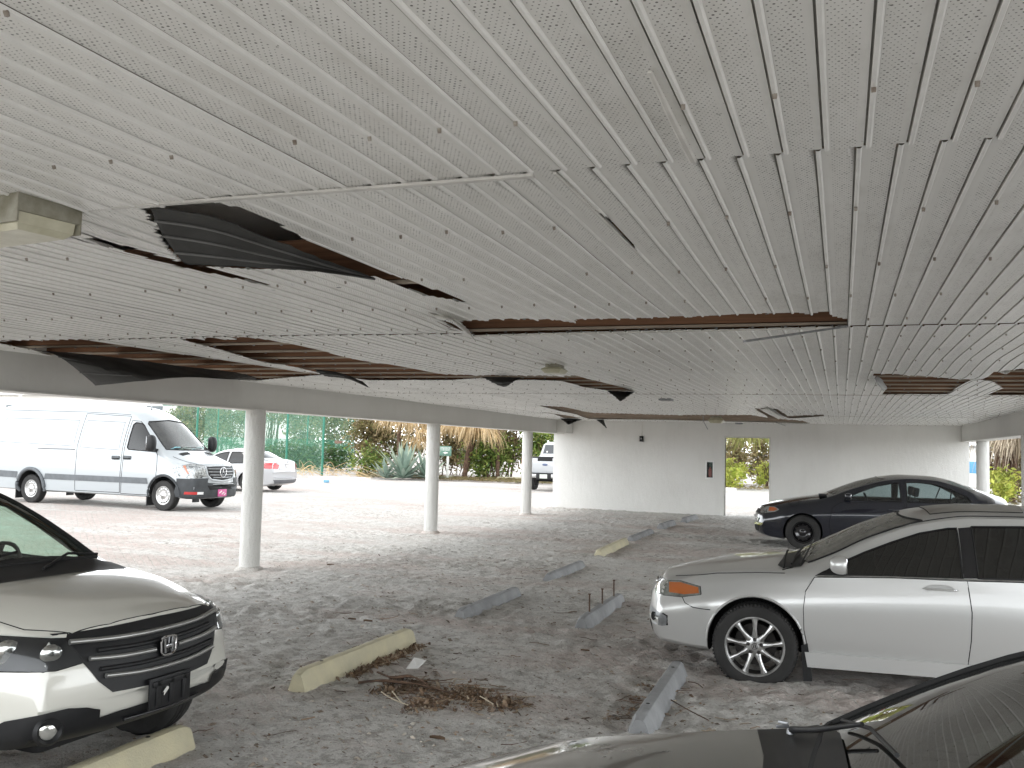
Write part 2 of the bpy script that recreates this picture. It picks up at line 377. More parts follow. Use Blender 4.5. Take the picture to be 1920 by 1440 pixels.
def build_ground():
    xs = lines([(-900, -100, 200), (-100, -30, 14), (-30, -12, 1.), (-12, -8, .12), (-8, 2.6, .045), (2.6, 6, .2), (6, 40, 3.4), (40, 900, 215)])
    ys = lines([(-300, -20, 70), (-20, 0, 2), (0, 2.4, .2), (2.4, 9, .04), (9, 16, .06), (16, 27, .1), (27, 60, 1.5), (60, 100, 8), (100, 1500, 350)])
    vs = [(x, y, ground_z(x, y)) for y in ys for x in xs]; n = len(xs)
    fs = [(j*n+i, j*n+i+1, (j+1)*n+i+1, (j+1)*n+i) for j in range(len(ys)-1) for i in range(n-1)]
    me = bpy.data.meshes.new('ground'); me.from_pydata(vs, [], fs); me.materials.append(M['ground'])
    obj('ground', me, None, 180, kind='structure', label='sand covered brick paving of the parking lot')

# ------------------------------------------------------------------ carport building
XL, XR, Y0, YW = -7.56, 2.84, .2, 26.05
JY = [.25, 2.555, 6.12, 9.70, 13.28, 16.86, 20.44, 24.02, YW]
HOLES_PX = [
 [(270, 389), (395, 378), (480, 403), (580, 453), (700, 502), (800, 538), (878, 567), (790, 552), (700, 520), (640, 508), (480, 506), (345, 497), (305, 445)],
 [(145, 429), (250, 454), (340, 490), (440, 516), (537, 544), (440, 523), (340, 501), (240, 466)],
 [(862, 600), (900, 598), (1000, 598), (1100, 599), (1240, 596), (1400, 590), (1550, 585), (1563, 592), (1588, 597), (1588, 611), (1400, 617), (1200, 620), (1000, 625), (888, 628)],
 [(795, 585), (862, 603), (888, 627), (860, 613)],
 [(-20, 639), (165, 637), (250, 650), (400, 672), (610, 702), (480, 713), (200, 700), (60, 657), (-20, 641)],
 [(335, 635), (470, 633), (560, 648), (700, 678), (830, 703), (910, 704), (1000, 704), (1085, 704), (1125, 715), (1190, 735), (1150, 735), (1098, 727), (1050, 714), (1000, 712), (960, 713), (900, 710), (850, 714), (690, 714), (600, 699), (480, 670), (380, 648)],
 [(1005, 760.5), (1060, 763), (1110, 774), (1250, 778), (1407, 778), (1440, 783), (1505, 789), (1520, 794.5), (1400, 791), (1270, 788), (1104, 785.5), (1080, 777), (1040, 768)],
 [(1414, 766), (1432, 766), (1446, 778), (1458, 785), (1442, 783), (1426, 774)],
 [(1446, 766.5), (1456, 768), (1478, 780), (1545, 777.5), (1545, 780), (1480, 784), (1466, 779)],
 [(1015, 772.5), (1060, 778), (1090, 784), (1060, 785), (1040, 777)],
 [(1637, 700.3), (1700, 701), (1760, 702), (1830, 706), (1812, 716), (1778, 740), (1653, 740.5), (1662, 730), (1646, 716)],
 [(1862, 688), (1935, 684), (1935, 741), (1852, 741), (1880, 728), (1862, 716), (1845, 712), (1832, 708)],
 [(1122, 398), (1140, 411), (1180, 446), (1196, 474), (1150, 430)],
]
def poly_z(px): return [(P(a, b, ZC).x, P(a, b, ZC).y) for a, b in px]
HOLES = [poly_z(h) for h in HOLES_PX]
def cuts_at(x, a, b, seed):
    """the pieces of [a, b] along y that the holes leave at this x"""
    iv = []
    for k, h in enumerate(HOLES):
        ys = []
        for i in range(len(h)):
            (x0, y0), (x1, y1) = h[i], h[(i+1) % len(h)]
            if (x0 <= x) != (x1 <= x): ys.append(y0+(x-x0)/(x1-x0)*(y1-y0))
        ys.sort()
        for i in range(0, len(ys)-1, 2):
            s = ys[i]*.006+.012
            j0 = noise.noise(Vector((x*23, k*7.7, 1)))*s+max(0, noise.noise(Vector((x*9, k*3.7, 5)))-.25)*s*6
            iv.append((ys[i]+j0, ys[i+1]+noise.noise(Vector((x*27, k*7.7, 9)))*s*.5))
    iv.sort(); out = []; cur = a
    for s, e in iv:
        if e <= cur or s >= b or e-s < .004: continue
        if s > cur: out.append((cur, min(s, b)))
        cur = max(cur, e)
    if cur < b: out.append((cur, b))
    return out
def sag(x, y):
    z = noise.noise(Vector((x*.55, y*.5, 2.)))*.012+noise.noise(Vector((x*2.2, y*.9, 6.)))*.0035
    for (cx, cy, rx, ry, d) in SAGS: z -= d*math.exp(-((x-cx)/rx)**2-((y-cy)/ry)**2)
    return min(z, .009)
_a = P(230, 440, ZC); _b = P(860, 612, ZC); _c = P(560, 672, ZC); _d = P(1840, 695, ZC)
SAGS = [(_a.x, _a.y, .5, .5, .03), (_b.x, _b.y, .25, .3, .03), (_c.x, _c.y, .6, .5, .05), (_d.x, _d.y, .5, .8, .06)]
def build_ceiling():
    root = empty('soffit_ceiling', (0, 0, ZC), 0, 'low white perforated soffit ceiling with long ribs and torn open holes', 'ceiling')
    prof = [(0, 0), (.04, 0), (UNIT-.0195, 0), (UNIT-.0190, .008), (UNIT-.0145, .008), (UNIT-.0140, -.004), (UNIT-.0118, -.0066), (UNIT-.0045, -.0066), (UNIT-.001, -.003), (UNIT, 0)]
    for r in range(len(JY)-1):
        ya, yb = JY[r]+.004, JY[r+1]-.004; off = [0, -.012, .002, 0, -.003, .002, 0, 0][r]
        if r == 0: off = .010
        mb = MB(); i0 = int((XL-.05)/UNIT)-1; i1 = int((XR+.05)/UNIT)+1
        rowz = [.0, .004, .0, .003, 0, .002, 0, .003][r]
        for i in range(i0, i1):
            xo = PHASE+i*UNIT+off
            tilt = noise.noise(Vector((i*.77, r*5.1, 0)))*.0035
            # sub columns: flat part in three, then the bead
            segs = [(0, .028), (.028, .056), (.056, UNIT-.0195)]+[(prof[k][0], prof[k+1][0]) for k in range(2, 9)]
            pz = lambda u: next(((a[1]+(b[1]-a[1])*(u-a[0])/(b[0]-a[0])) for a, b in zip(prof, prof[1:]) if a[0]-1e-9 <= u <= b[0]+1e-9), 0.)
            for si, (u0, u1) in enumerate(segs):
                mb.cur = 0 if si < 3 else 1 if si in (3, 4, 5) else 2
                xm = xo+(u0+u1)/2
                if xm < XL-.04 or xm > XR+.04: continue
                for (s, e) in cuts_at(xm, ya, yb, i):
                    n = max(1, int((e-s)/.3)); ring = []
                    for k in range(n+1):
                        y = s+(e-s)*k/n
                        for u in (u0, u1): ring.append((xo+u, y, pz(u)+tilt*(u/UNIT)+rowz+sag(xo+u, y)))
                    mb.add(ring, [(2*k, 2*k+2, 2*k+3, 2*k+1) for k in range(n)])
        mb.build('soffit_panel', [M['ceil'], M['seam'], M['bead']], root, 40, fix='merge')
    # trim channel along the nearest joint and a darker line of dirt along each joint
    mb = MB(); a = P(130, 389, ZC).x; mb.box(((a-.85)/2, JY[1]+.003, -.005), (-.85-a, .024, .008)); mb.build('joint_trim', M['trim'], root)
    # shadow gap behind every joint: the joist face just above
    # clips at the ribs
    def clip(x, y):
        m = MB(); z = sag(x, y)-.0078
        m.lathe([(.0025, -.009), (.0048, -.009), (.0056, -.003), (.0056, .004)], 9, Matrix.Translation((x, y, z)) @ Matrix.Rotation(R(20), 4, 'X'))
        m.cur = 1; m.lathe([(0, -.006), (.0032, -.006), (.0032, .003)], 8, Matrix.Translation((x, y, z))); return m
    pts = []
    for r in range(len(JY)-1):
        for k in range(4):
            y = (JY[r] if r else -.9)+.45+k*.85+(.2 if r % 2 else 0)
            for i in range(int(XL/UNIT)-1, int(XR/UNIT)+1):
                if (i+k+r) % 2: continue
                if rnd.random() < .12: continue
                off = [.010, -.012, .002, 0, -.003, .002, 0, 0][r]
                x = PHASE+i*UNIT+off+UNIT-.008; yy = y+noise.noise(Vector((i*.3, r, k)))*.06+rnd.gauss(0, .018)
                if not (XL < x < XR) or yy > YW-.1: continue
                if any(s < yy-.03 and yy+.03 < e for s, e in cuts_at(x, Y0, YW, 0)): pts.append((x, yy))
    def inview(p):
        c = CAMM.transposed() @ (Vector((p[0], p[1], ZC))-EYE)
        return c.z < 0 and abs(c.x/-c.z*F) < 960 and abs(c.y/-c.z*F) < 720
    pts = [p for p in pts if inview(p)]; pts.sort(key=lambda p: p[1])
    for p in pts[:95]: clip(*p).build('clip', [M['clip'], M['gap']], root)
    mb = MB()
    for p in pts[95:]:
        q = clip(*p); mb.add(q.v, []); o = len(mb.v)-len(q.v); mb.f += [tuple(i+o for i in f) for f in q.f]; mb.mi += q.mi
    o = mb.build('distant_clips', [M['clip'], M['gap']], root); o['kind'] = 'stuff'
    # a loosened bead strip hanging slightly, and the open lip beside the narrow slit
    z = ZC
    a, b = P(1218, 135, ZC-.008)-root.location, P(1300, 303, ZC-.035)-root.location
    MB().tube([a, a.lerp(b, .5)+Vector((0, 0, -.004)), b], [.006, .009, .011], 6, flat=.5).build('loose_bead', M['trim'], root, label='loosened white bead strip hanging from the near ceiling')
    a, b = P(1040, 325, ZC-.006)-root.location, P(1196, 476, ZC-.012)-root.location
    MB().tube([a, a.lerp(b, .6), b], .006, 6, flat=.6).build('loose_bead', M['trim'], root)
    # torn flaps
    def flap(rows, mats=M['flap'], lab=None, thick=.0025, name='torn_flap'):
        """rows of (px, py, drop): lofted sheet with ribs every unit"""
        N = 24; grid = []
        for row in rows:
            pts = spline([P(a, b, ZC-d)-root.location for a, b, d in row], N//(len(row)-1)); grid.append(pts)
        cols = min(len(g) for g in grid); full = []
        for j in range(cols): full.append(spline([g[j] for g in grid], 6))
        nr = len(full[0]); mb = MB(); vs = []
        for j in range(cols):
            for k in range(nr):
                v = full[j][k].copy(); e = k == nr-1 or k == 0
                if e: v += Vector((rnd.uniform(-.008, .008), rnd.uniform(-.012, .012), 0))
                vs.append(v)
        mb.add(vs, [(j*nr+k, (j+1)*nr+k, (j+1)*nr+k+1, j*nr+k+1) for j in range(cols-1) for k in range(nr-1)])
        o = mb.build(name, mats, root, 60, label=lab)
        so_ = o.modifiers.new('s', 'SOLIDIFY'); so_.thickness = thick
        # raised ribs on the back
        rb = MB()
        for q in range(1, 4):
            k = int(q*(nr-1)/4)
            rb.tube([full[j][k]+Vector((0, -.004, -.006)) for j in range(0, cols)], .005, 5)
        rb.build('rib', M['flaprib'] if mats is M['flap'] else mats, o, 60)
        return o
    flap([[(282, 390, .005), (400, 408, .02), (520, 452, .02), (620, 492, .01), (700, 520, .0)], [(305, 440, .06), (400, 455, .08), (520, 482, .06), (625, 505, .03), (702, 521, .004)], [(346, 496, .14), (425, 499, .14), (545, 505, .10), (640, 514, .05), (704, 522, .01)]], lab='large dark grey torn flap curling down near the light fixture')
    flap([[(62, 656, .01), (200, 668, .02), (330, 685, .02), (440, 698, .01), (480, 708, .0)], [(110, 668, .12), (220, 690, .17), (320, 698, .14), (430, 704, .08), (481, 710, .01)], [(180, 723, .32), (270, 714, .28), (350, 707, .20), (430, 711, .13), (482, 712, .02)]], lab='wide dark torn flap hanging at the left beam')
    flap([[(590, 692, .0), (640, 700, .01), (680, 716, .02)], [(600, 700, .04), (648, 706, .05), (687, 722, .06)], [(615, 706, .05), (655, 711, .07), (692, 727, .09)]])
    flap([[(905, 707, .0), (940, 707, .0), (978, 708, .0)], [(922, 716, .06), (942, 718, .08), (962, 716, .06)], [(940, 724, .11), (945, 725, .12), (950, 724, .11)]])
    flap([[(1138, 733, .0), (1165, 734, .0), (1190, 735, .0)], [(1150, 741, .08), (1168, 744, .1), (1180, 741, .08)], [(1160, 750, .18), (1163, 752, .19), (1167, 750, .18)]])
    flap([[(1050, 785, 0), (1072, 785, 0), (1092, 787, 0)], [(1058, 790, .08), (1068, 792, .1), (1080, 790, .08)], [(1064, 795, .15), (1066, 796, .16), (1069, 795, .15)]])
    flap([[(1118, 787, 0), (1124, 787, 0), (1132, 787, 0)], [(1126, 793, .1), (1130, 793, .1), (1134, 794, .1)], [(1135, 801, .22), (1136, 802, .22), (1138, 803, .22)]])
    # white curled strip at the long joint hole, pieces at the right hole
    flap([[(800, 586, .0), (840, 594, .005), (868, 610, .01)], [(815, 592, .02), (850, 602, .04), (880, 622, .05)], [(822, 597, .03), (858, 610, .06), (893, 642, .10)]], M['ceil'], 'white soffit strip curling down at the long joint hole')
    flap([[(1866, 689, 0), (1880, 690, 0), (1898, 688, 0)], [(1872, 694, .03), (1884, 696, .035), (1894, 693, .03)], [(1880, 699, .05), (1886, 701, .055), (1892, 698, .05)]], M['ceil'])
    flap([[(1645, 705, 0), (1655, 714, 0), (1664, 728, 0)], [(1642, 708, .03), (1650, 718, .05), (1660, 730, .04)], [(1640, 708, .05), (1646, 719, .08), (1656, 733, .06)]], M['steel'])
    flap([[(1425, 768, 0), (1440, 776, 0), (1460, 786, 0)], [(1432, 767, .03), (1448, 774, .03), (1462, 784, .03)], [(1438, 767, .05), (1452, 774, .06), (1464, 783, .05)]], M['ceil'])
    # hanging metal channel and bits
    a, b = P(1588, 612, ZC-.01)-root.location, P(1396, 640, ZC-.20)-root.location
    MB().box((a+b)/2, ((b-a).length, .02, .012), M=(b-a).to_track_quat('X', 'Z').to_matrix()).build('hanging_channel', M['steel'], root, label='grey metal channel dangling from the long joint hole')
    for (p0, p1, p2) in (((1318, 779, .0), (1319, 790, .12), (1327, 805, .3)), ((1455, 792, 0), (1490, 805, .12), (1520, 816, .24))):
        MB().tube([P(a, b, ZC-d)-root.location for a, b, d in (p0, p1, p2)], .008, 6).build('hanging_strip', M['steel'], root)
    # light edge angle under the joint hole joist
    a, b = P(888, 629, ZC)-root.location, P(1588, 613, ZC)-root.location
    MB().box((a+b)/2+Vector((0, 0, -.004)), ((b-a).length, .016, .010), M=(b-a).to_track_quat('X', 'Z').to_matrix()).build('joint_trim', M['trim'], root)
    a, b = P(690, 715, ZC)-root.location, P(1085, 704, ZC)-root.location
    # framing above
    fr = empty('roof_framing', (0, 0, ZC), 0, 'brown timber joists seen through the torn ceiling holes', 'joists')
    y = JY[1]-.9; ys = []
    k = 0
    for r in range(1, len(JY)):
        n = 6 if r < len(JY)-1 else 3
        for q in range(n): ys.append(JY[r-1]+.035+(JY[r]-JY[r-1])*q/n)
    ys = [y for y in ys if not 2.7 < y < 4.6]+[4.25]
    for y in ys:
        jm = MB(); jm.bbox((( XL+XR)/2, y, .030+.12), (XR-XL+.2, .042, .228), .004); jm.cur = 1; jm.box(((XL+XR)/2, y, .022), (XR-XL+.2, .046, .014)); jm.build('joist', [M['wood'], M['batten']], fr)
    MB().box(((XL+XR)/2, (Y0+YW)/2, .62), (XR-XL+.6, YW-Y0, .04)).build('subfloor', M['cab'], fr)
    mb = MB()   # nails left in the joists over the holes
    for y in ys:
        for h in HOLES:
            hx = [p[0] for p in h]; hy = [p[1] for p in h]
            if min(hy) < y < max(hy):
                x = min(hx)
                while x < max(hx):
                    mb.tube([(x, y, .03), (x+.004, y, .008)], .004, 5); mb.box((x, y, .006), (.02, .012, .003)); x += .22*rnd.uniform(.9, 2.2)
    o = mb.build('nails', M['steel'], fr); o['kind'] = 'stuff'
    # building mass above
    MB().box(((XL+XR)/2, (Y0+YW)/2+.1, 1.85), (XR-XL+1.0, YW-Y0+.6, 2.9)).build('upper_storey', M['wall'], None, kind='structure', label='storey of the building over the carport').location.z = ZC
def build_shell():
    def wall():
        root = empty('back_wall', (0, YW, 0), 0, 'white stucco end wall with an open doorway', 'wall')
        x0, x1, dx0, dx1, dz = -7.85, 3.02, atY(1359, 900, YW).x, atY(1442, 900, YW).x, atY(1400, 821, YW).z
        m = MB(); pts = [(x0, -.2), (dx0, -.2), (dx0, dz), (dx1, dz), (dx1, -.2), (x1, -.2), (x1, ZC+.3), (x0, ZC+.3)]
        tris = []
        m.prism([(x0, -.2), (dx0, -.2), (dx0, ZC+.3), (x0, ZC+.3)], 'y', 0, .2)
        m.prism([(dx1, -.2), (x1, -.2), (x1, ZC+.3), (dx1, ZC+.3)], 'y', 0, .2)
        m.prism([(dx0, dz), (dx1, dz), (dx1, ZC+.3), (dx0, ZC+.3)], 'y', 0, .2)
        m.build('stucco_wall', M['wall'], root)
        m = MB(); t = .035
        for a, b in ((dx0-t, dx0), (dx1, dx1+t)): m.box(((a+b)/2, .10, (dz)/2), (t, .215, dz))
        m.box(((dx0+dx1)/2, .10, dz+t/2), (dx1-dx0+2*t, .215, t)); m.build('door_frame', M['trim'], root)
    wall()
    def beam(xf, sgn, y0, y1, lab):
        r = empty('edge_beam', (xf, 0, 0), 0, lab, 'beam', 'edge beams of the carport'); zb = 2.165 if sgn < 0 else 2.155
        MB().bbox((sgn*.16, (y0+y1)/2, (zb+ZC+.3)/2), (.32, y1-y0, ZC+.3-zb), .012).build('beam_face', M['beam'], r)
        MB().box((sgn*.16, (y0+y1)/2, zb-.006), (.36, y1-y0, .014)).build('bottom_trim', M['trim'], r)
        return r
    r = beam(XL, -1, Y0, YW+.25, 'long white edge beam carried by the three left columns')
    MB().bbox((.13, YW-.36, (2.165+ZC+.3)/2), (.3, .7, ZC+.3-2.165), .01).build('beam_return', M['beam'], r)
    beam(XR, 1, Y0, YW+.25, 'white edge beam above the right hand column by the dark blue sedan')
    def column(x, y, r, lab):
        o = empty('round_column', (x, y, 0), 0, lab, 'column', 'round columns of the carport')
        n = 40; m = MB(); prof = []
        k = 22
        for i in range(k+1): prof.append((r*(1+.006*math.sin(i*2.3)), -.15+(2.165+.15)*i/k))
        m.lathe(prof, n); m.build('shaft', M['column'], o, 60)
        m = MB(); m.lathe([(r*1.45, -.02), (r*1.3, .012), (r*1.02, .035), (r*.9, .04)], 24); m.build('sand_collar', M['ground'], o, 60)
    a = P(468, 1066); column(-7.60, a.y, .137, 'nearest left column, just right of the white van')
    a = P(803, 998); column(-7.72, a.y, .135, 'middle left column, in front of the agave')
    a = P(982, 964); column(-7.76, a.y+.05, .135, 'farthest left column, beside the white pickup')
    a = atY(1843, 900, 23.75); column(a.x, 23.75, .135, 'round column right of the dark blue sedan, below the right beam')
    a = atY(1932, 900, 17.8); column(a.x, 17.8, .135, 'column cut by the right edge of the picture')
    # wall fittings
    c = atY(1331, 881, YW); r = empty('extinguisher_cabinet', (c.x, YW, c.z), 0, 'small white framed glass cabinet on the wall left of the doorway', 'cabinet')
    m = MB(); W, Hh = .20, .47
    for (x, z, a, b) in ((-W/2, 0, .035, Hh), (W/2, 0, .035, Hh), (0, Hh/2, W+.035, .035), (0, -Hh/2, W+.035, .045)): m.bbox((x, -.02, z), (a, .05, b), .004)
    m.build('cabinet_frame', pm('cabinet_white', (.9, .9, .88), .3, coat=.5), r)
    MB().box((0, -.006, 0), (W-.05, .006, Hh-.06)).build('cabinet_back', M['gap'], r)
    MB().lathe([(0, -.14), (.035, -.14), (.042, -.12), (.042, .05), (.02, .09), (.012, .13)], 14, Matrix.Translation((0.01, -.016, -.05)) @ Matrix.Diagonal((1, .25, 1, 1))).build('extinguisher', pm('red_enamel', (.28, .04, .025), .3), r)
    MB().box((0, -.036, 0), (W-.03, .003, Hh-.03)).build('cabinet_glass', M['lens'], r)
    c = atY(1203.5, 823, YW); r = empty('junction_box', (c.x, YW, c.z), 0, 'small black box at the end of a conduit on the back wall', 'switch box')
    MB().bbox((0, -.05, 0), (.10, .09, .15), .01).build('box_body', M['black'], r)
    MB().tube([(0, -.02, .07), (0.02, -.02, ZC-c.z)], .011, 8).build('conduit', M['trim'], r)
    MB().box((-.005, -.097, .01), (.03, .004, .045)).build('switch_plate', M['steel'], r)
    # ceiling lights
    def fixture(px, py, w_, l_, h_, lab, tiltd=0., broken=False):
        p = P(px, py, ZC); r = empty('ceiling_light', (p.x, p.y, ZC), R(tiltd), lab, 'ceiling light', 'small ceiling lights')
        MB().bbox((0, 0, -.018), (w_*.62, l_*.9, .036), .006).build('base_plate', M['steel'] if broken else M['oldmetal'], r)
        if not broken:
            m = MB(); a, b, h = w_/2, l_/2, h_
            vs = [(-a*.7, -b*.8, -.036), (a*.7, -b*.8, -.036), (a*.7, b*.8, -.036), (-a*.7, b*.8, -.036), (-a, -b, -h*.62), (a, -b, -h*.62), (a, b, -h*.62), (-a, b, -h*.62), (-a*.7, -b*.75, -h), (a*.7, -b*.75, -h), (a*.7, b*.75, -h), (-a*.7, b*.75, -h)]
            fs = [(0, 1, 2, 3), (8, 11, 10, 9)]
            for k in (0, 4): fs += [(k+i, k+4+i, k+4+(i+1) % 4, k+(i+1) % 4) for i in range(4)]
            m.add(vs, fs); m.build('diffuser', M['diff'], r, 20)
        return r
    M['diff'] = pm('yellowed_diffuser', (.66, .64, .50), .3, 0, .15, 6, .15, 120, col2=(.42, .40, .27))
    fixture(1040, 683, .20, .25, .09, 'small square ceiling light over the middle of the carport')
    fixture(1249, 747, .30, .3, .08, 'empty lamp base farther along the ceiling', 0, True)
    fixture(1386, 793, .3, .3, .09, 'lamp base near the back wall above the doorway', 0, True)
    fixture(1343, 783, .35, .3, .16, 'round lamp globe in the farthest long hole').location.z += .03
    # large light at the left
    A, B = P(37, 357, ZC), P(153, 388, ZC)
    L = (B-A).length; ang = math.atan2(B.y-A.y, B.x-A.x)
    r = empty('fluorescent_fixture', (A.x, A.y, ZC), ang, 'large mildewed fluorescent light on the ceiling at the left edge', 'ceiling light')
    L2 = L; W2 = .62
    MB().bbox((L2/2, W2/2, -.032), (L2, W2, .064), .004).build('housing', M['oldmetal'], r)
    m = MB(); n = 6
    vs = [(.012, .012, -.064), (L2-.012, .012, -.064), (L2-.012, W2-.02, -.064), (.012, W2-.02, -.064), (.012, .02, -.10), (L2-.012, .02, -.10), (L2-.012, W2-.03, -.10), (.012, W2-.03, -.10), (.03, .045, -.118), (L2-.03, .045, -.118), (L2-.03, W2-.05, -.118), (.03, W2-.05, -.118)]
    fs = [(0, 1, 2, 3), (8, 11, 10, 9)]
    for k in (0, 4): fs += [(k+i, k+4+i, k+4+(i+1) % 4, k+(i+1) % 4) for i in range(4)]
    m.add(vs, fs); m.build('diffuser', M['diff'], r, 20)
    m = MB(); m.bbox((-.001, W2/2, -.05), (.008, W2, .10), .002); m.bbox((L2+.001, W2/2, -.05), (.008, W2, .10), .002); m.build('end_cap', M['oldmetal'], r)

# ------------------------------------------------------------------ wheel stops and litter
def wheel_stop(p0, p1, w_, h_, mat, lab, rods=False, chips=0, grp='concrete wheel stops in the carport', zoff=-.02):
    a, b = Vector(p0[:2]), Vector(p1[:2]); L = (b-a).length; c = (a+b)/2; ang = math.atan2(b.y-a.y, b.x-a.x)
    o = empty('wheel_stop', (c.x, c.y, 0), ang, lab, 'wheel stop', grp)
    prof = [(-w_/2, -.06), (-w_/2, .015), (-w_*.30, h_*.80), (-w_*.20, h_*.96), (-w_*.08, h_), (w_*.08, h_), (w_*.20, h_*.96), (w_*.30, h_*.80), (w_/2, .015), (w_/2, -.06)]
    n = 40; m = MB(); vs = []
    for i in range(n+1):
        t = i/n; x = -L/2+L*t; e = min(t, 1-t)*L; sc = .80+.20*sst(e/.07)
        for (y, z) in prof:
            k = noise.noise(Vector((x*14+c.x, y*30, z*30+c.y)))*.0022
            vs.append((x, y*sc*(1+k), (z*sc if z > 0 else z)+k+zoff))
    q = len(prof); fs = [(i*q+j, (i+1)*q+j, (i+1)*q+j+1, i*q+j+1) for i in range(n) for j in range(q-1)]+[tuple(range(q)), tuple(range(n*q, n*q+q))[::-1]]
    m.add(vs, fs); m.build('stop_block', mat, o, 32)
    for x in (-L*.32, L*.32) if not rods else (-L*.32, 0, L*.32):
        if rods:
            rd = MB(); rd.tube([(x, 0, h_*.9+zoff), (x+.004, .003, h_+.13+abs(x)*.04)], .008, 7); rd.lathe([(0, .008), (.014, .008), (.016, 0), (.008, -.004)], 8, Matrix.Translation((x+.004, .003, h_+.13+abs(x)*.04)))
            rd.build('rebar_pin', M['bark'], o)
        else: m = MB(); m.lathe([(0, .003), (.013, .002), (.014, -.01)], 9, Matrix.Translation((x, 0, h_+zoff))); m.build('pin_hole', M['gap'], o)
    return o
def build_stops():
    y, g, w_ = M['concrete_y'], M['concrete_g'], M['concrete_w']
    S = 1
    wheel_stop(P(556, 1292), P(768, 1203), .17, .15, y, 'long pale yellow wheel stop in the foreground, dead leaves along it')
    b = P(348, 1393); wheel_stop((b.x-.02, b.y-1.75), (b.x, b.y), .17, .14, y, 'pale yellow wheel stop under the nose of the white car')
    wheel_stop(P(862, 1158), P(968, 1113), .16, .11, g, 'grey wheel stop in the middle, one stop beyond the long yellow one')
    wheel_stop(P(1090, 1176), P(1162, 1127), .16, .12, g, 'grey wheel stop with three rusty pins standing up', rods=True)
    wheel_stop(P(1198, 1377), P(1272, 1262), .17, .13, g, 'long grey wheel stop by the front tyre of the silver car')
    wheel_stop(P(1027, 1087), P(1090, 1060), .16, .10, g, 'grey wheel stop half buried between two others, just before the far yellow one')
    wheel_stop(P(1122, 1042), P(1172, 1018), .18, .12, y, 'pale yellow wheel stop in the distance')
    wheel_stop(P(1182, 1013), P(1220, 998), .18, .10, g, 'grey wheel stop touching the far yellow one')
    wheel_stop(P(1238, 991), P(1262, 983), .2, .13, g, 'second farthest grey wheel stop near the doorway')
    wheel_stop(P(1282, 979), P(1304, 972), .2, .13, g, 'farthest grey wheel stop at the foot of the back wall')
    a = P(932, 898); wheel_stop((a.x, a.y), (a.x+1.9, a.y+.1), .2, .15, y, 'pale wheel stop outside in front of the green bush', grp='wheel stops at the planting beds')
    a = P(470, 887); 
    a = P(578, 897); wheel_stop((a.x, a.y), (a.x+2.6, a.y+1.4), .2, .13, w_, 'long white wheel stop by the rear of the white sedan', grp='wheel stops at the planting beds')
    a = P(1381, 920); wheel_stop((a.x-1.8, a.y), (a.x, a.y), .2, .15, w_, 'white wheel stop seen low through the doorway', grp='wheel stops at the planting beds')
    a = P(1884, 948); wheel_stop((a.x, a.y), (a.x+1.6, a.y), .2, .13, w_, 'white wheel stop beyond the right hand column', grp='wheel stops at the planting beds')
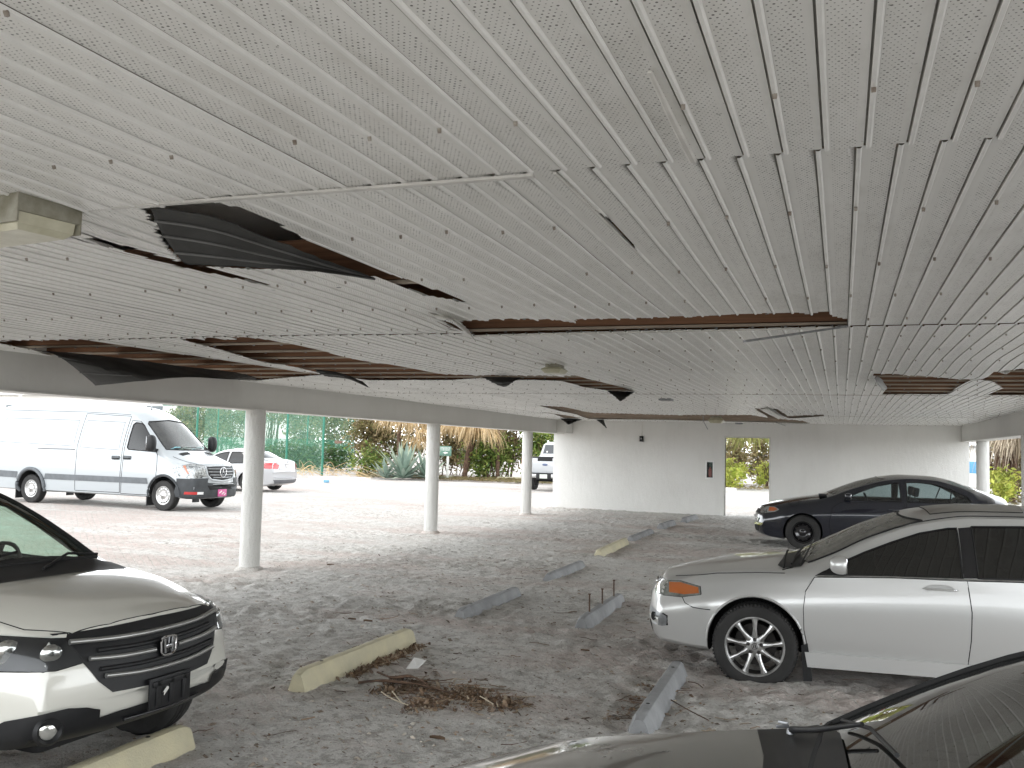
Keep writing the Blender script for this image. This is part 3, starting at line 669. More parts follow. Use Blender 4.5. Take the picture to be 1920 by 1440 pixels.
def build_litter():
    # scattered bits nobody could count
    def scatter(name, spots, n, smin, smax, mat, lab, flat=.25, seed=1, twigs=0):
        r = random.Random(seed); mb = MB()
        for _ in range(n):
            cx, cy, sx, sy = r.choice(spots); x, y = r.gauss(cx, sx), r.gauss(cy, sy)
            if y < 1.5: continue
            s = smin*(smax/smin)**(r.random()**1.6); k = r.randint(4, 6); a0 = r.random()*6.28; z = ground_z(x, y)+.002
            tx, ty = r.gauss(0, flat), r.gauss(0, flat); vs = []
            for i in range(k):
                a = a0+6.283*i/k; q = s*r.uniform(.5, 1); dx, dy = q*math.cos(a), q*math.sin(a)*.6; vs.append((x+dx, y+dy, z+abs(s)*.15+dx*tx+dy*ty))
            vs.append((x, y, z+s*r.uniform(.25, .6))); mb.add(vs, [(i, (i+1) % k, k) for i in range(k)])
        for _ in range(twigs):
            cx, cy, sx, sy = r.choice(spots); x, y = r.gauss(cx, sx), r.gauss(cy, sy); L = r.uniform(.04, .22); a = r.gauss(.3, .9)
            if y < 1.5: continue
            pts = [(x+L*t*math.cos(a)+r.gauss(0, .006), y+L*t*math.sin(a)+r.gauss(0, .006), ground_z(x, y)+.008+r.random()*.012) for t in (0, .33, .66, 1)]
            mb.tube(pts, r.uniform(.0015, .004), 4)
        mb.build(name, mat, None, 0, fix=False, kind='stuff', label=lab)
    c = P(840, 1290)
    scatter('leaf_litter', [(-3, 7, 1.6, 2.2), (-1.8, 5, 1.3, 1.4), (-2.6, 11, 2.2, 3.5), (-1.0, 6.2, .6, .9), (-4, 9.5, 1.5, 2.5)], 3600, .004, .020, M['litter'], 'dead leaf scraps and grit scattered over the sand', twigs=150)
    scatter('sand_clods', [(-3.6, 8, 2.0, 2.6), (-5, 12, 2, 3.5), (-2.5, 5, 1.3, 1.3)], 5200, .006, .035, M['chip'], 'small clods and chips lying on the sand', seed=5)
    a, b = P(556, 1292), P(768, 1203)
    scatter('leaf_drift', [(a.x+(b.x-a.x)*t+.13, a.y+(b.y-a.y)*t, .035, .09) for t in (.35, .5, .6, .7, .8, .9)]+[(a.x+(b.x-a.x)*t-.14, a.y+(b.y-a.y)*t, .04, .12) for t in (.45, .6)], 1500, .008, .04, M['litter'], 'drift of dead leaves along the yellow wheel stop', .8, 9, twigs=50)
    d = P(830, 1300)
    scatter('mulch_heap', [(P(*q).x, P(*q).y, .07, .09) for q in ((760, 1278), (800, 1290), (850, 1300), (900, 1312), (945, 1318), (790, 1318), (740, 1290), (880, 1295))], 2400, .006, .035, M['litter'], 'heap of brown bark mulch and stalks on the sand', .9, 11, twigs=170)
    scatter('leaf_drift', [(P(*q).x, P(*q).y, .05, .07) for q in ((1180, 1330), (1190, 1310), (1215, 1290), (1150, 1345), (1250, 1300))], 260, .006, .028, M['litter'], 'leaf scraps beside the long grey wheel stop', .6, 13, twigs=14)
    # the forked piece of bark
    r = empty('bark_branch', P(740, 1275), 0, 'split piece of brown bark lying on the mulch heap', 'branch')
    o0 = r.location
    def br(pts, rs):
        MB().tube(spline([P(a, b, z)-o0 for a, b, z in pts], 5), rs, 7, flat=.5).build('bark_strip', M['bark'], r, 60)
    q = [(672, 1280, .03), (710, 1276, .05), (750, 1279, .04), (790, 1284, .03), (850, 1300, .02)]; br(q, [.018]*6+[.022]*6+[.012]*8+[.004])
    q = [(708, 1260, .07), (735, 1270, .06), (770, 1268, .06), (800, 1282, .04)]; br(q, [.012]*5+[.022]*6+[.010]*5)
    # pale stalks
    for k, pts in enumerate([[(715, 1297, .03), (735, 1310, .03), (765, 1322, .02)], [(900, 1305, .04), (925, 1320, .02)], [(735, 1296, .05), (752, 1316, .03)]]):
        o = MB().tube(spline([P(a, b, z) for a, b, z in pts], 4), .004, 5).build('dry_stalk', pm('pale_stalk', (.55, .48, .36), .8), None, 60, label=['longest pale dry stalk on the left of the mulch heap', 'short pale stalk at the right end of the mulch heap', 'pale stalk crossing the left side of the mulch heap'][k], cat='stalk', group='dry stalks')
    a = [P(761, 1262), P(783, 1265), P(799, 1252), P(776, 1250)]
    m = MB(); m.add([v+Vector((0, 0, .035+.012*i)) for i, v in enumerate(a)]+[v+Vector((0, 0, .032+.012*i)) for i, v in enumerate(a)], [(0, 1, 2, 3), (7, 6, 5, 4), (0, 4, 5, 1), (1, 5, 6, 2), (2, 6, 7, 3), (3, 7, 4, 0)])
    m.build('white_card', pm('white_card', (.82, .82, .80), .5), None, 0, label='flat white card lying on the brown mulch heap', cat='card')
    # brown leaves that read singly
    for k, (px, py, s, lab) in enumerate([(660, 1162, .045, 'brown dead leaf beyond the long yellow wheel stop'), (1097, 1222, .04, 'single brown dead leaf on bare sand in the middle foreground'), (820, 1382, .05, 'brown dead leaf at the bottom of the picture'), (620, 1058, .06, 'small dark dead leaf between the left columns'), (690, 1165, .05, 'larger curled brown leaf behind the yellow wheel stop')]):
        p = P(px, py); m = MB(); vs = []
        for i in range(9):
            t = i/8; wv = math.sin(math.pi*t)**.8*s*.45
            for u in (-1, 0, 1): vs.append((p.x+s*(t-.5)*2, p.y+u*wv, ground_z(p.x, p.y)+.012+abs(u)*s*.3+.02*s*math.sin(t*9)))
        m.add(vs, [(3*i+j, 3*i+j+1, 3*i+4+j, 3*i+3+j) for i in range(8) for j in (0, 1)])
        m.build('dead_leaf', pm('dry_leaf_%d' % k, (.14, .09, .055), .8), None, 60, label=lab, cat='leaf', group='single dead leaves')
    # curved twigs by the grey stop
    for pts in ([(1258, 1312, .02), (1285, 1328, .03), (1312, 1342, .02), (1328, 1350, .01)], [(1290, 1278, .02), (1306, 1281, .03), (1318, 1290, .02)]):
        MB().tube(spline([P(a, b, z) for a, b, z in pts], 5), .004, 5).build('twig', M['bark'], None, 60, label='thin bent twig on the sand right of the long grey wheel stop' if pts[0][0] < 1280 else 'short curled twig between the grey wheel stop and the tyre', cat='twig', group='twigs')
# ------------------------------------------------------------------ vehicles
class Spec: pass
def mkspec(**k):
    s = Spec()
    for a, b in k.items(): setattr(s, a, pchip(b) if isinstance(b, list) and isinstance(b[0], tuple) else b)
    return s
def section(s, x, inset=0., floor=None, zmax=None):
    """half ring bottom centre -> top centre as (y, z)"""
    ys, zs, ym, zm, yb, zb_, ye, ze, zc = s.ys(x), s.zs(x), s.ym(x), s.zm(x), s.yb(x), s.zbelt(x), s.ye(x), s.ze(x), s.zc(x)
    zt, zbot = s.zt(x), s.zb(x)
    zc = min(zc, 9); ze = min(ze, zc); zb_ = min(zb_, ze); zm = min(zm, zb_-.02)
    ring = [(0, zs-.03), (ys*.4, zs-.03), (ys*.8, zs-.03), (ys-.05, zs-.02), (ys-.012, zs)]
    side = pchip([(zs, ys), ((zs+zm)/2, ys+(ym-ys)*.72), (zm, ym), (zb_-.0, yb)]) if zb_-zm > .01 else pchip([(zs, ys), (zb_, yb)])
    for i in range(0, 13):
        z = zs+.01+(zb_-zs-.01)*i/12; ring.append((side(z), z))
    for i in range(1, 8):
        t = i/7; b = .014*math.sin(math.pi*t)*s.bow; ring.append((yb+(ye-yb)*t+b, zb_+(ze-zb_)*t))
    for i in range(1, 13):
        y = ye*math.cos(math.pi/2*i/12) if i < 12 else 0.
        ring.append((y, zc-(zc-ze)*(y/ye)**s.pc))
    out = []
    for (y, z) in ring:
        z = max(zbot, min(z, zt-(s.tc*(abs(y)/.9)**2 if zt < zc else 0)))
        if inset:
            y = max(0, y-inset) if y > 0 else 0; z = max(floor, min(z, zmax or 9)); z = z-inset*(1 if z > zb_ else 0)*.9
            z = max(z, floor)
        out.append((y, z))
    return out
def warp(s, x, y, z=0):
    a = abs(y)/s.W
    if x > s.wf0: x -= s.kf*(a**s.pf)*sst((x-s.wf0)/(s.xf-s.wf0))
    if x < s.wr0: x += s.kr*(a**s.pr)*sst((s.wr0-x)/(s.wr0-s.xr))
    return x
def loft(s, xs, inset=0., floor=None, zmax=None):
    vs = []; rings = []
    for x in xs:
        h = section(s, x, inset, floor, zmax); full = [(y, z) for y, z in h]+[(-y, z) for y, z in h[-2:0:-1]]
        rings.append(len(vs)); vs += [(warp(s, x, y, z), y, z) for y, z in full]
    n = len(full); fs = []
    for i in range(len(xs)-1):
        a, b = rings[i], rings[i+1]
        for j in range(n): k = (j+1) % n; fs.append((a+j, a+k, b+k, b+j))
    fs.append(tuple(range(n))[::-1]); fs.append(tuple(range(rings[-1], rings[-1]+n)))
    return vs, fs
def clean(me, dist=2e-4):
    bm = bmesh.new(); bm.from_mesh(me); bmesh.ops.remove_doubles(bm, verts=bm.verts, dist=dist)
    bmesh.ops.dissolve_degenerate(bm, dist=1e-5, edges=bm.edges); bmesh.ops.recalc_face_normals(bm, faces=bm.faces); bm.to_mesh(me); bm.free()
DIRS = {'L': ((0, 3, 0), (0, -1, 0)), 'R': ((0, -3, 0), (0, 1, 0)), 'F': ((3, 0, 0), (-1, 0, 0)), 'B': ((-12, 0, 0), (1, 0, 0)), 'T': ((0, 0, 4), (0, 0, -1))}
class Car:
    def __init__(c, s, name, label, loc, yaw, mats, group=None, z=0.):
        c.s = s; c.root = empty(name, (loc[0], loc[1], z), yaw, label, s.cat, group); c.m = mats
        base = sorted(set([round(v, 4) for v in lines([(s.xr, s.xr+.25, .025), (s.xr+.25, s.cb, .07), (s.cb, s.cf, .05), (s.cf, s.xf-.3, .06), (s.xf-.3, s.xf, .02)])]))
        c.xs = base; mb = MB(); mb.add(*loft(s, base)); me = mb.mesh('body', [mats['paint'], M['gap'], mats['paint']]); clean(me)
        bm = bmesh.new(); bm.from_mesh(me); c.bvh = BVHTree.FromBMesh(bm); bm.free()
        c.body = obj('body', me, None, 0); c.tmp = []
    def hit(c, d, u, v, off=0.):
        o, dr = DIRS[d]; o = Vector(o)
        o = Vector((u, o.y, v)) if d in 'LR' else Vector((o.x, u, v)) if d in 'FB' else Vector((u, v, o.z))
        loc, nor, idx, dist = c.bvh.ray_cast(o, Vector(dr))
        if loc is None:
            loc, nor, idx, dist = c.bvh.find_nearest(o+Vector(dr)*3) if d != 'B' else c.bvh.find_nearest(o+Vector(dr)*6)
        if nor.dot(Vector(dr)) > 0: nor = -nor
        return loc+nor*off
    def cut(c, mb, mat=1):
        mb.mi = [mat]*len(mb.f); me = mb.mesh('cut', [c.m['paint'], M['gap'], c.m['paint']], True); o = bpy.data.objects.new('cut', me); LINK(o)
        boolean(c.body, o)
    def hollow(c, x0, x1, floor=.38, inset=.05):
        xs = [x for x in c.xs if x0 < x < x1]; mb = MB(); vs, fs = loft(c.s, xs, inset, floor); mb.add(vs, fs); me = mb.mesh('cut', [M['gap']]); clean(me, 1e-3)
        me.materials.clear(); [me.materials.append(q) for q in (c.m['paint'], M['gap'])]
        me.polygons.foreach_set('material_index', [1]*len(me.polygons)); o = bpy.data.objects.new('cut', me); LINK(o); boolean(c.body, o)
    def window(c, d, poly, depth=(0, 0)):
        m = MB()
        if d == 'L': m.prism(poly, 'y', .25, 1.6)
        elif d == 'R': m.prism(poly, 'y', -1.6, -.25)
        elif d in 'FB': m.prism(poly, 'x', *depth)
        c.cut(m)
    def done(c, smooth=32):
        c.body.parent = c.root; me = c.body.data; me.polygons.foreach_set('use_smooth', [True]*len(me.polygons)); me.set_sharp_from_angle(angle=R(smooth)); me.name = 'body'
    def sheet(c, d, poly, off, grid=.05):
        bm = bmesh.new(); vs = [bm.verts.new((a, b, 0)) for a, b in poly]; bm.faces.new(vs)
        lo = [min(p[k] for p in poly) for k in (0, 1)]; hi = [max(p[k] for p in poly) for k in (0, 1)]
        for k in (0, 1):
            t = lo[k]+grid*.5
            while t < hi[k]:
                no = (1, 0, 0) if k == 0 else (0, 1, 0); bmesh.ops.bisect_plane(bm, geom=bm.verts[:]+bm.edges[:]+bm.faces[:], plane_co=(t if k == 0 else 0, t if k == 1 else 0, 0), plane_no=no); t += grid
        for v in bm.verts: v.co = c.hit(d, v.co.x, v.co.y, off)
        return bm
    def patch(c, name, d, poly, off, mat, parent=None, grid=.05, thick=.0, smooth=40, sub=0, label=None):
        if sub: poly = [(p.x, p.y) for p in spline([(a, b, 0) for a, b in poly], sub, True)]
        bm = c.sheet(d, poly, off, grid)
        if thick:
            r = bmesh.ops.solidify(bm, geom=bm.faces[:], thickness=thick)
        bmesh.ops.recalc_face_normals(bm, faces=bm.faces)
        me = bpy.data.meshes.new(name); bm.to_mesh(me); bm.free(); me.materials.append(mat)
        o = obj(name, me, parent or c.root, smooth, label=label)
        dv = Vector(DIRS[d][1]); 
        s_ = sum(1 if p.normal.dot(dv) < 0 else -1 for p in me.polygons)
        if s_ < 0 and not thick: me.flip_normals()
        return o
    def line(c, name, d, pts, r, mat, parent=None, off=0., closed=False, n=5, flat=None):
        out = []
        P_ = list(pts)+([pts[0]] if closed else [])
        for (a, b), (e, f) in zip(P_, P_[1:]):
            k = max(1, int(math.hypot(e-a, f-b)/.04)); out += [(a+(e-a)*i/k, b+(f-b)*i/k) for i in range(k)]
        out.append(P_[-1]); mb = MB(); mb.tube([c.hit(d, a, b, off) for a, b in out], r, n)
        return mb.build(name, mat, parent or c.root, 60)
def arch_cut(c, x, r, z, y0=.45, mud=True):
    m = MB()
    for sg in (1, -1): m.lathe([(0, 0), (r, 0), (r, .9), (0, .9)], 40, Matrix.Translation((x, sg*y0, z)) @ Matrix.Rotation(R(-90*sg), 4, 'X'))
    c.cut(m)
def tyre_prof(r, rr, w_):
    h = w_/2; return [(rr, -h*.82), (rr+.008, -h*.92), ((r+rr)/2, -h*1.03), (r-.02, -h*.96), (r-.006, -h*.82), (r, -h*.6), (r, -h*.34), (r-.007, -h*.33), (r-.007, -h*.28), (r, -h*.27), (r, -.01), (r-.007, -.008), (r-.007, .008), (r, .01), (r, h*.27), (r-.007, h*.28), (r-.007, h*.33), (r, h*.34), (r, h*.6), (r-.006, h*.82), (r-.02, h*.96), ((r+rr)/2, h*1.03), (rr+.008, h*.92), (rr, h*.82)]
def wheel(c, x, y, r, rr, w_, kind, steer=0.):
    """local z of the lathe points outward from the car"""
    sg = 1 if y > 0 else -1
    Mx = Matrix.Translation((x, y, c.s.wz)) @ Matrix.Rotation(R(steer), 4, 'Z') @ Matrix.Rotation(R(-90*sg), 4, 'X')
    hub = MB(); hub.lathe([(0, -.04), (rr*.72, -.04), (rr*.72, -.02), (rr*.3, -.02), (rr*.28, .02), (0, .02)], 28); hub.lathe([(rr*.98, -w_*.45), (rr*.93, -w_*.2), (rr*.90, w_*.25), (rr*.99, w_*.44)], 40)
    def bl(mb, name, mat, par, sm=35):
        o = mb.build(name, mat, par, sm); return o
    H_ = bl(hub, 'wheel', M['alloydark'], None); H_.parent = c.root; H_.matrix_local = Mx
    t = MB(); pr = tyre_prof(r, rr, w_); n = 60
    t.lathe(pr, n)
    if kind in ('nine', 'cap', 'steelblack'):
        for k in range(72):
            a = 2*math.pi*k/72
            for s2 in (-1, 1):
                t.box((math.cos(a)*(r-.008), math.sin(a)*(r-.008), s2*w_*.36), (.020, .010, w_*.18), M=(Matrix.Rotation(a, 3, 'Z') @ Matrix.Rotation(R(14*s2), 3, 'X')))
    bl(t, 'tyre', M['rubber'], H_, 30)
    rim = MB(); hz = w_*.42
    rim.lathe([(rr-.012, hz-.03), (rr-.014, hz-.004), (rr-.006, hz+.006), (rr+.004, hz+.006), (rr+.008, hz-.004), (rr, hz-.02)], 60)
    if kind == 'nine':
        for k in range(9):
            a = 2*math.pi*k/9+R(-90+0); ca, sa = math.cos(a), math.sin(a)
            pts = [(.050, .030, .6), (.085, .018, .3), (rr*.6, .0125, .75), (rr*.85, .017, .9), (rr-.010, .026, 1)]
            vs = []; 
            zt = [hz-.012, hz-.006, hz-.002, hz-.004, hz-.004]
            for (q, hw, _), z_ in zip(pts, zt):
                for u, dz in ((-hw*1.25, -.024), (-hw, -.004), (-hw*.35, .003), (hw*.35, .003), (hw, -.004), (hw*1.25, -.024)):
                    vs.append((q*ca-u*sa, q*sa+u*ca, z_+dz))
            rim.add(vs, [(i*6+j, i*6+j+1, i*6+j+7, i*6+j+6) for i in range(4) for j in range(5)])
        rim.lathe([(0, hz-.006), (.03, hz-.006), (.056, hz-.008), (.075, hz-.014), (.082, hz-.035), (.08, hz-.06)], 40)
        bl(rim, 'rim', M['alloy'], H_, 40)
        for k in range(5):
            a = 2*math.pi*k/5+R(-90); m = MB(); m.lathe([(0, hz+.0), (.008, hz+.0), (.0105, hz-.004), (.0105, hz-.014)], 6, Matrix.Translation((math.cos(a)*.052, math.sin(a)*.052, .001)))
            m.lathe([(.0105, hz-.0075), (.0145, hz-.0065), (.015, hz-.010)], 12, Matrix.Translation((math.cos(a)*.052, math.sin(a)*.052, .001)))
            bl(m, 'lug_nut', M['alloydark'], H_)
        m = MB(); m.lathe([(0, hz-.001), (.026, hz-.001), (.029, hz-.004), (.03, hz-.01)], 28); bl(m, 'centre_cap', M['alloy'], H_)
        m = MB(); z_ = hz+.0005
        m.lathe([(.0235, z_-.001), (.0235, z_+.001), (.0215, z_+.001), (.0215, z_-.001)], 28)
        # caliper-like A; local -y is up on this side
        for s2 in (-1, 1): m.add([(s2*.002, -.016*c.up, z_+.001), (s2*.006, -.016*c.up, z_+.001), (s2*.016, .013*c.up, z_+.001), (s2*.010, .015*c.up, z_+.001), (s2*.0035, -.004*c.up, z_+.001)], [(0, 1, 2, 3, 4)])
        m.add([(-.006, .0045*c.up, z_+.0012), (.006, .0045*c.up, z_+.0012), (.005, .0015*c.up, z_+.0012), (-.005, .0015*c.up, z_+.0012)], [(0, 1, 2, 3)])
        bl(m, 'cap_emblem', M['alloydark'], H_, 0)
    elif kind == 'steelblack':
        rim.lathe([(0, hz-.02), (.03, hz-.02), (.05, hz-.03), (.09, hz-.028), (rr*.66, hz-.01), (rr*.80, hz-.05), (rr*.93, hz-.06)], 40)
        bl(rim, 'rim', M['blackgloss'], H_, 40)
        m = MB()
        for k in range(5):
            a = 2*math.pi*k/5; m.lathe([(0, hz-.005), (.009, hz-.006), (.0105, hz-.012), (.0105, hz-.03)], 6, Matrix.Translation((math.cos(a)*.055, math.sin(a)*.055, 0)))
        for k in range(12):
            a = 2*math.pi*k/12; m.lathe([(0, hz-.028), (.012, hz-.028)], 8, Matrix.Translation((math.cos(a)*rr*.72, math.sin(a)*rr*.72, .008)))
        bl(m, 'lug_nuts', M['alloydark'], H_)
    elif kind == 'cap':
        rim.lathe([(0, hz+.012), (.035, hz+.012), (.05, hz+.004), (.075, hz+.0), (rr*.62, hz-.004), (rr*.72, hz+.004), (rr*.86, hz-.008), (rr*.97, hz+.002)], 48)
        bl(rim, 'rim', M['alloy'], H_, 40); m = MB()
        for k in range(14):
            a = 2*math.pi*k/14; m.lathe([(0, hz+.001), (.012, hz+.001), (.013, hz-.002)], 8, Matrix.Translation((math.cos(a)*rr*.80, math.sin(a)*rr*.80, 0)))
        bl(m, 'cap_slots', M['gap'], H_); m = MB()
        for k in range(6):
            a = 2*math.pi*k/6; m.lathe([(0, hz+.016), (.009, hz+.016), (.011, hz+.004), (.012, hz-.002)], 8, Matrix.Translation((math.cos(a)*rr*.42, math.sin(a)*rr*.42, 0)))
        bl(m, 'lug_nuts', M['alloy'], H_)
    else:
        for k in range(5):
            a = 2*math.pi*k/5+R(-90); ca, sa = math.cos(a), math.sin(a); vs = []
            for (q, hw, z_) in ((.04, .04, hz-.01), (rr*.6, .026, hz-.002), (rr-.01, .045, hz-.004)):
                for u, dz in ((-hw, -.02), (-hw*.8, 0), (hw*.8, 0), (hw, -.02)): vs.append((q*ca-u*sa, q*sa+u*ca, z_+dz))
            rim.add(vs, [(i*4+j, i*4+j+1, i*4+j+5, i*4+j+4) for i in range(2) for j in range(3)])
        rim.lathe([(0, hz-.002), (.05, hz-.004), (.06, hz-.02)], 24); bl(rim, 'rim', M['alloy'], H_, 40)
    return H_
def seats(c, xf, xr, zf=.42, w_=.50):
    for (x, nm) in ((xf, 2), (xr, 2)):
        for sg in (-1, 1):
            m = MB(); m.bbox((x, sg*.37, zf+.06), (.52, w_, .16), .04); m.bbox((x-.30, sg*.37, zf+.36), (.13, w_-.04, .60), .05, M=Matrix.Rotation(R(-14), 3, 'Y')); m.bbox((x-.40, sg*.37, zf+.76), (.09, .26, .17), .035, M=Matrix.Rotation(R(-8), 3, 'Y'))
            m.tube([(x-.37, sg*.37-.06, zf+.60), (x-.39, sg*.37-.06, zf+.72)], .008, 6); m.tube([(x-.37, sg*.37+.06, zf+.60), (x-.39, sg*.37+.06, zf+.72)], .008, 6)
            m.build('seat', M['cab'], c.root)
def dash(c, x, zd, wy=.68, col=None):
    m = MB(); m.bbox((x, 0, zd-.12), (.42, wy*2, .24), .06); m.build('dashboard', M['cab'], c.root)
    m = MB(); a = Matrix.Translation((x-.32, .37, zd-.02)) @ Matrix.Rotation(R(-68), 4, 'Y'); 
    m.tube([a @ Vector((.185*math.cos(t), .185*math.sin(t), 0)) for t in [2*math.pi*k/24 for k in range(25)]], .014, 6, cap=False)
    m.tube([a @ Vector((.18, 0, 0)), a @ Vector((-.18, 0, 0))], .018, 6); m.build('steering_wheel', M['black'], c.root)
def mirror(c, x, y, z, sg, mat, w_=.21, h_=.14, d_=.11, stem=.06):
    bm = bmesh.new(); bmesh.ops.create_uvsphere(bm, u_segments=20, v_segments=12, radius=.5)
    for v in bm.verts:
        p = v.co; p.x = math.copysign(abs(p.x)**.85, p.x) if p.x > 0 else max(p.x, -.22)
        v.co = Vector((p.x*d_*1.5, math.copysign((abs(p.y)*2)**.7/2, p.y)*w_, math.copysign((abs(p.z)*2)**.75/2, p.z)*h_))+Vector((x, y+sg*(stem+w_/2), z+h_*.35))
    me = bpy.data.meshes.new('m'); bm.to_mesh(me); bm.free(); me.materials.append(mat); me.name = 'mirror_shell'
    b = MB(); b.bbox((x, y+sg*stem*.5, z-.01), (.07, stem*1.6, .045), .012); o = b.build('mirror_arm', M['black'], c.root)
    m_ = obj('mirror_shell', me, o, 40)
    g = MB(); g.bbox((x-d_*.33-.004, y+sg*(stem+w_/2), z+h_*.35), (.006, w_*.86, h_*.8), .002); g.build('mirror_glass', M['chrome'], o)
    return o

W0 = [(-9, .84), (9, .84)]
def sedan_spec(**o):
    k = dict(cat='car', W=.87, wz=.32, bow=1., pc=2.3, tc=.05, kf=.30, pf=2.6, wf0=.2, kr=.22, pr=3., wr0=-3.0, xf=.93, xr=-3.73, cf=-.25, cb=-3.35,
      zt=[(.93, .46), (.925, .54), (.90, .62), (.86, .70), (.81, .755), (.76, 2), (0, 2), (-3.45, 2), (-3.62, 2), (-3.66, 1.07), (-3.70, .93), (-3.73, .70)],
      zb=[(.93, .40), (.92, .33), (.89, .27), (.84, .235), (.7, .205), (0, .17), (-3.2, .19), (-3.55, .26), (-3.70, .34), (-3.73, .45)],
      zc=[(.93, .74), (.80, .775), (.6, .83), (.3, .885), (0, .93), (-.3, .965), (-.48, .985), (-.62, 1.05), (-.9, 1.215), (-1.2, 1.345), (-1.5, 1.42), (-1.9, 1.452), (-2.3, 1.445), (-2.6, 1.405), (-2.9, 1.30), (-3.2, 1.165), (-3.3, 1.135), (-3.5, 1.11), (-3.66, 1.08), (-3.73, 1.0)],
      ye=[(.93, .50), (.7, .62), (.3, .68), (0, .70), (-.5, .735), (-.9, .68), (-1.4, .60), (-2., .565), (-2.6, .585), (-3.0, .635), (-3.3, .68), (-3.73, .66)],
      ze=[(.93, .70), (.7, .765), (.3, .86), (0, .90), (-.3, .925), (-.55, .95), (-.75, 1.04), (-1.05, 1.19), (-1.4, 1.315), (-1.8, 1.375), (-2.2, 1.38), (-2.55, 1.335), (-2.85, 1.21), (-3.1, 1.07), (-3.3, 1.03), (-3.73, .98)],
      yb=[(.93, .60), (.7, .70), (.3, .79), (0, .81), (-.6, .825), (-2.5, .84), (-3.1, .82), (-3.73, .72)],
      zbelt=[(.93, .60), (.7, .68), (.3, .77), (0, .83), (-.6, .885), (-1.5, .92), (-2.5, .95), (-3.2, .965), (-3.73, .90)],
      ym=[(.93, .66), (.7, .78), (.4, .85), (0, .878), (-.6, .872), (-2.6, .878), (-3.2, .86), (-3.73, .75)],
      zm=[(.93, .50), (.5, .60), (0, .64), (-2.6, .66), (-3.73, .66)],
      ys=[(.93, .62), (.6, .78), (.3, .825), (0, .83), (-3., .83), (-3.4, .80), (-3.73, .70)],
      zs=[(.93, .24), (.5, .20), (-.3, .19), (-2.5, .19), (-3.2, .22), (-3.73, .3)])
    k.update(o); return mkspec(**k)
def off(pts, dx=0, dz=0): return [(x+dx, z+dz) for x, z in pts]

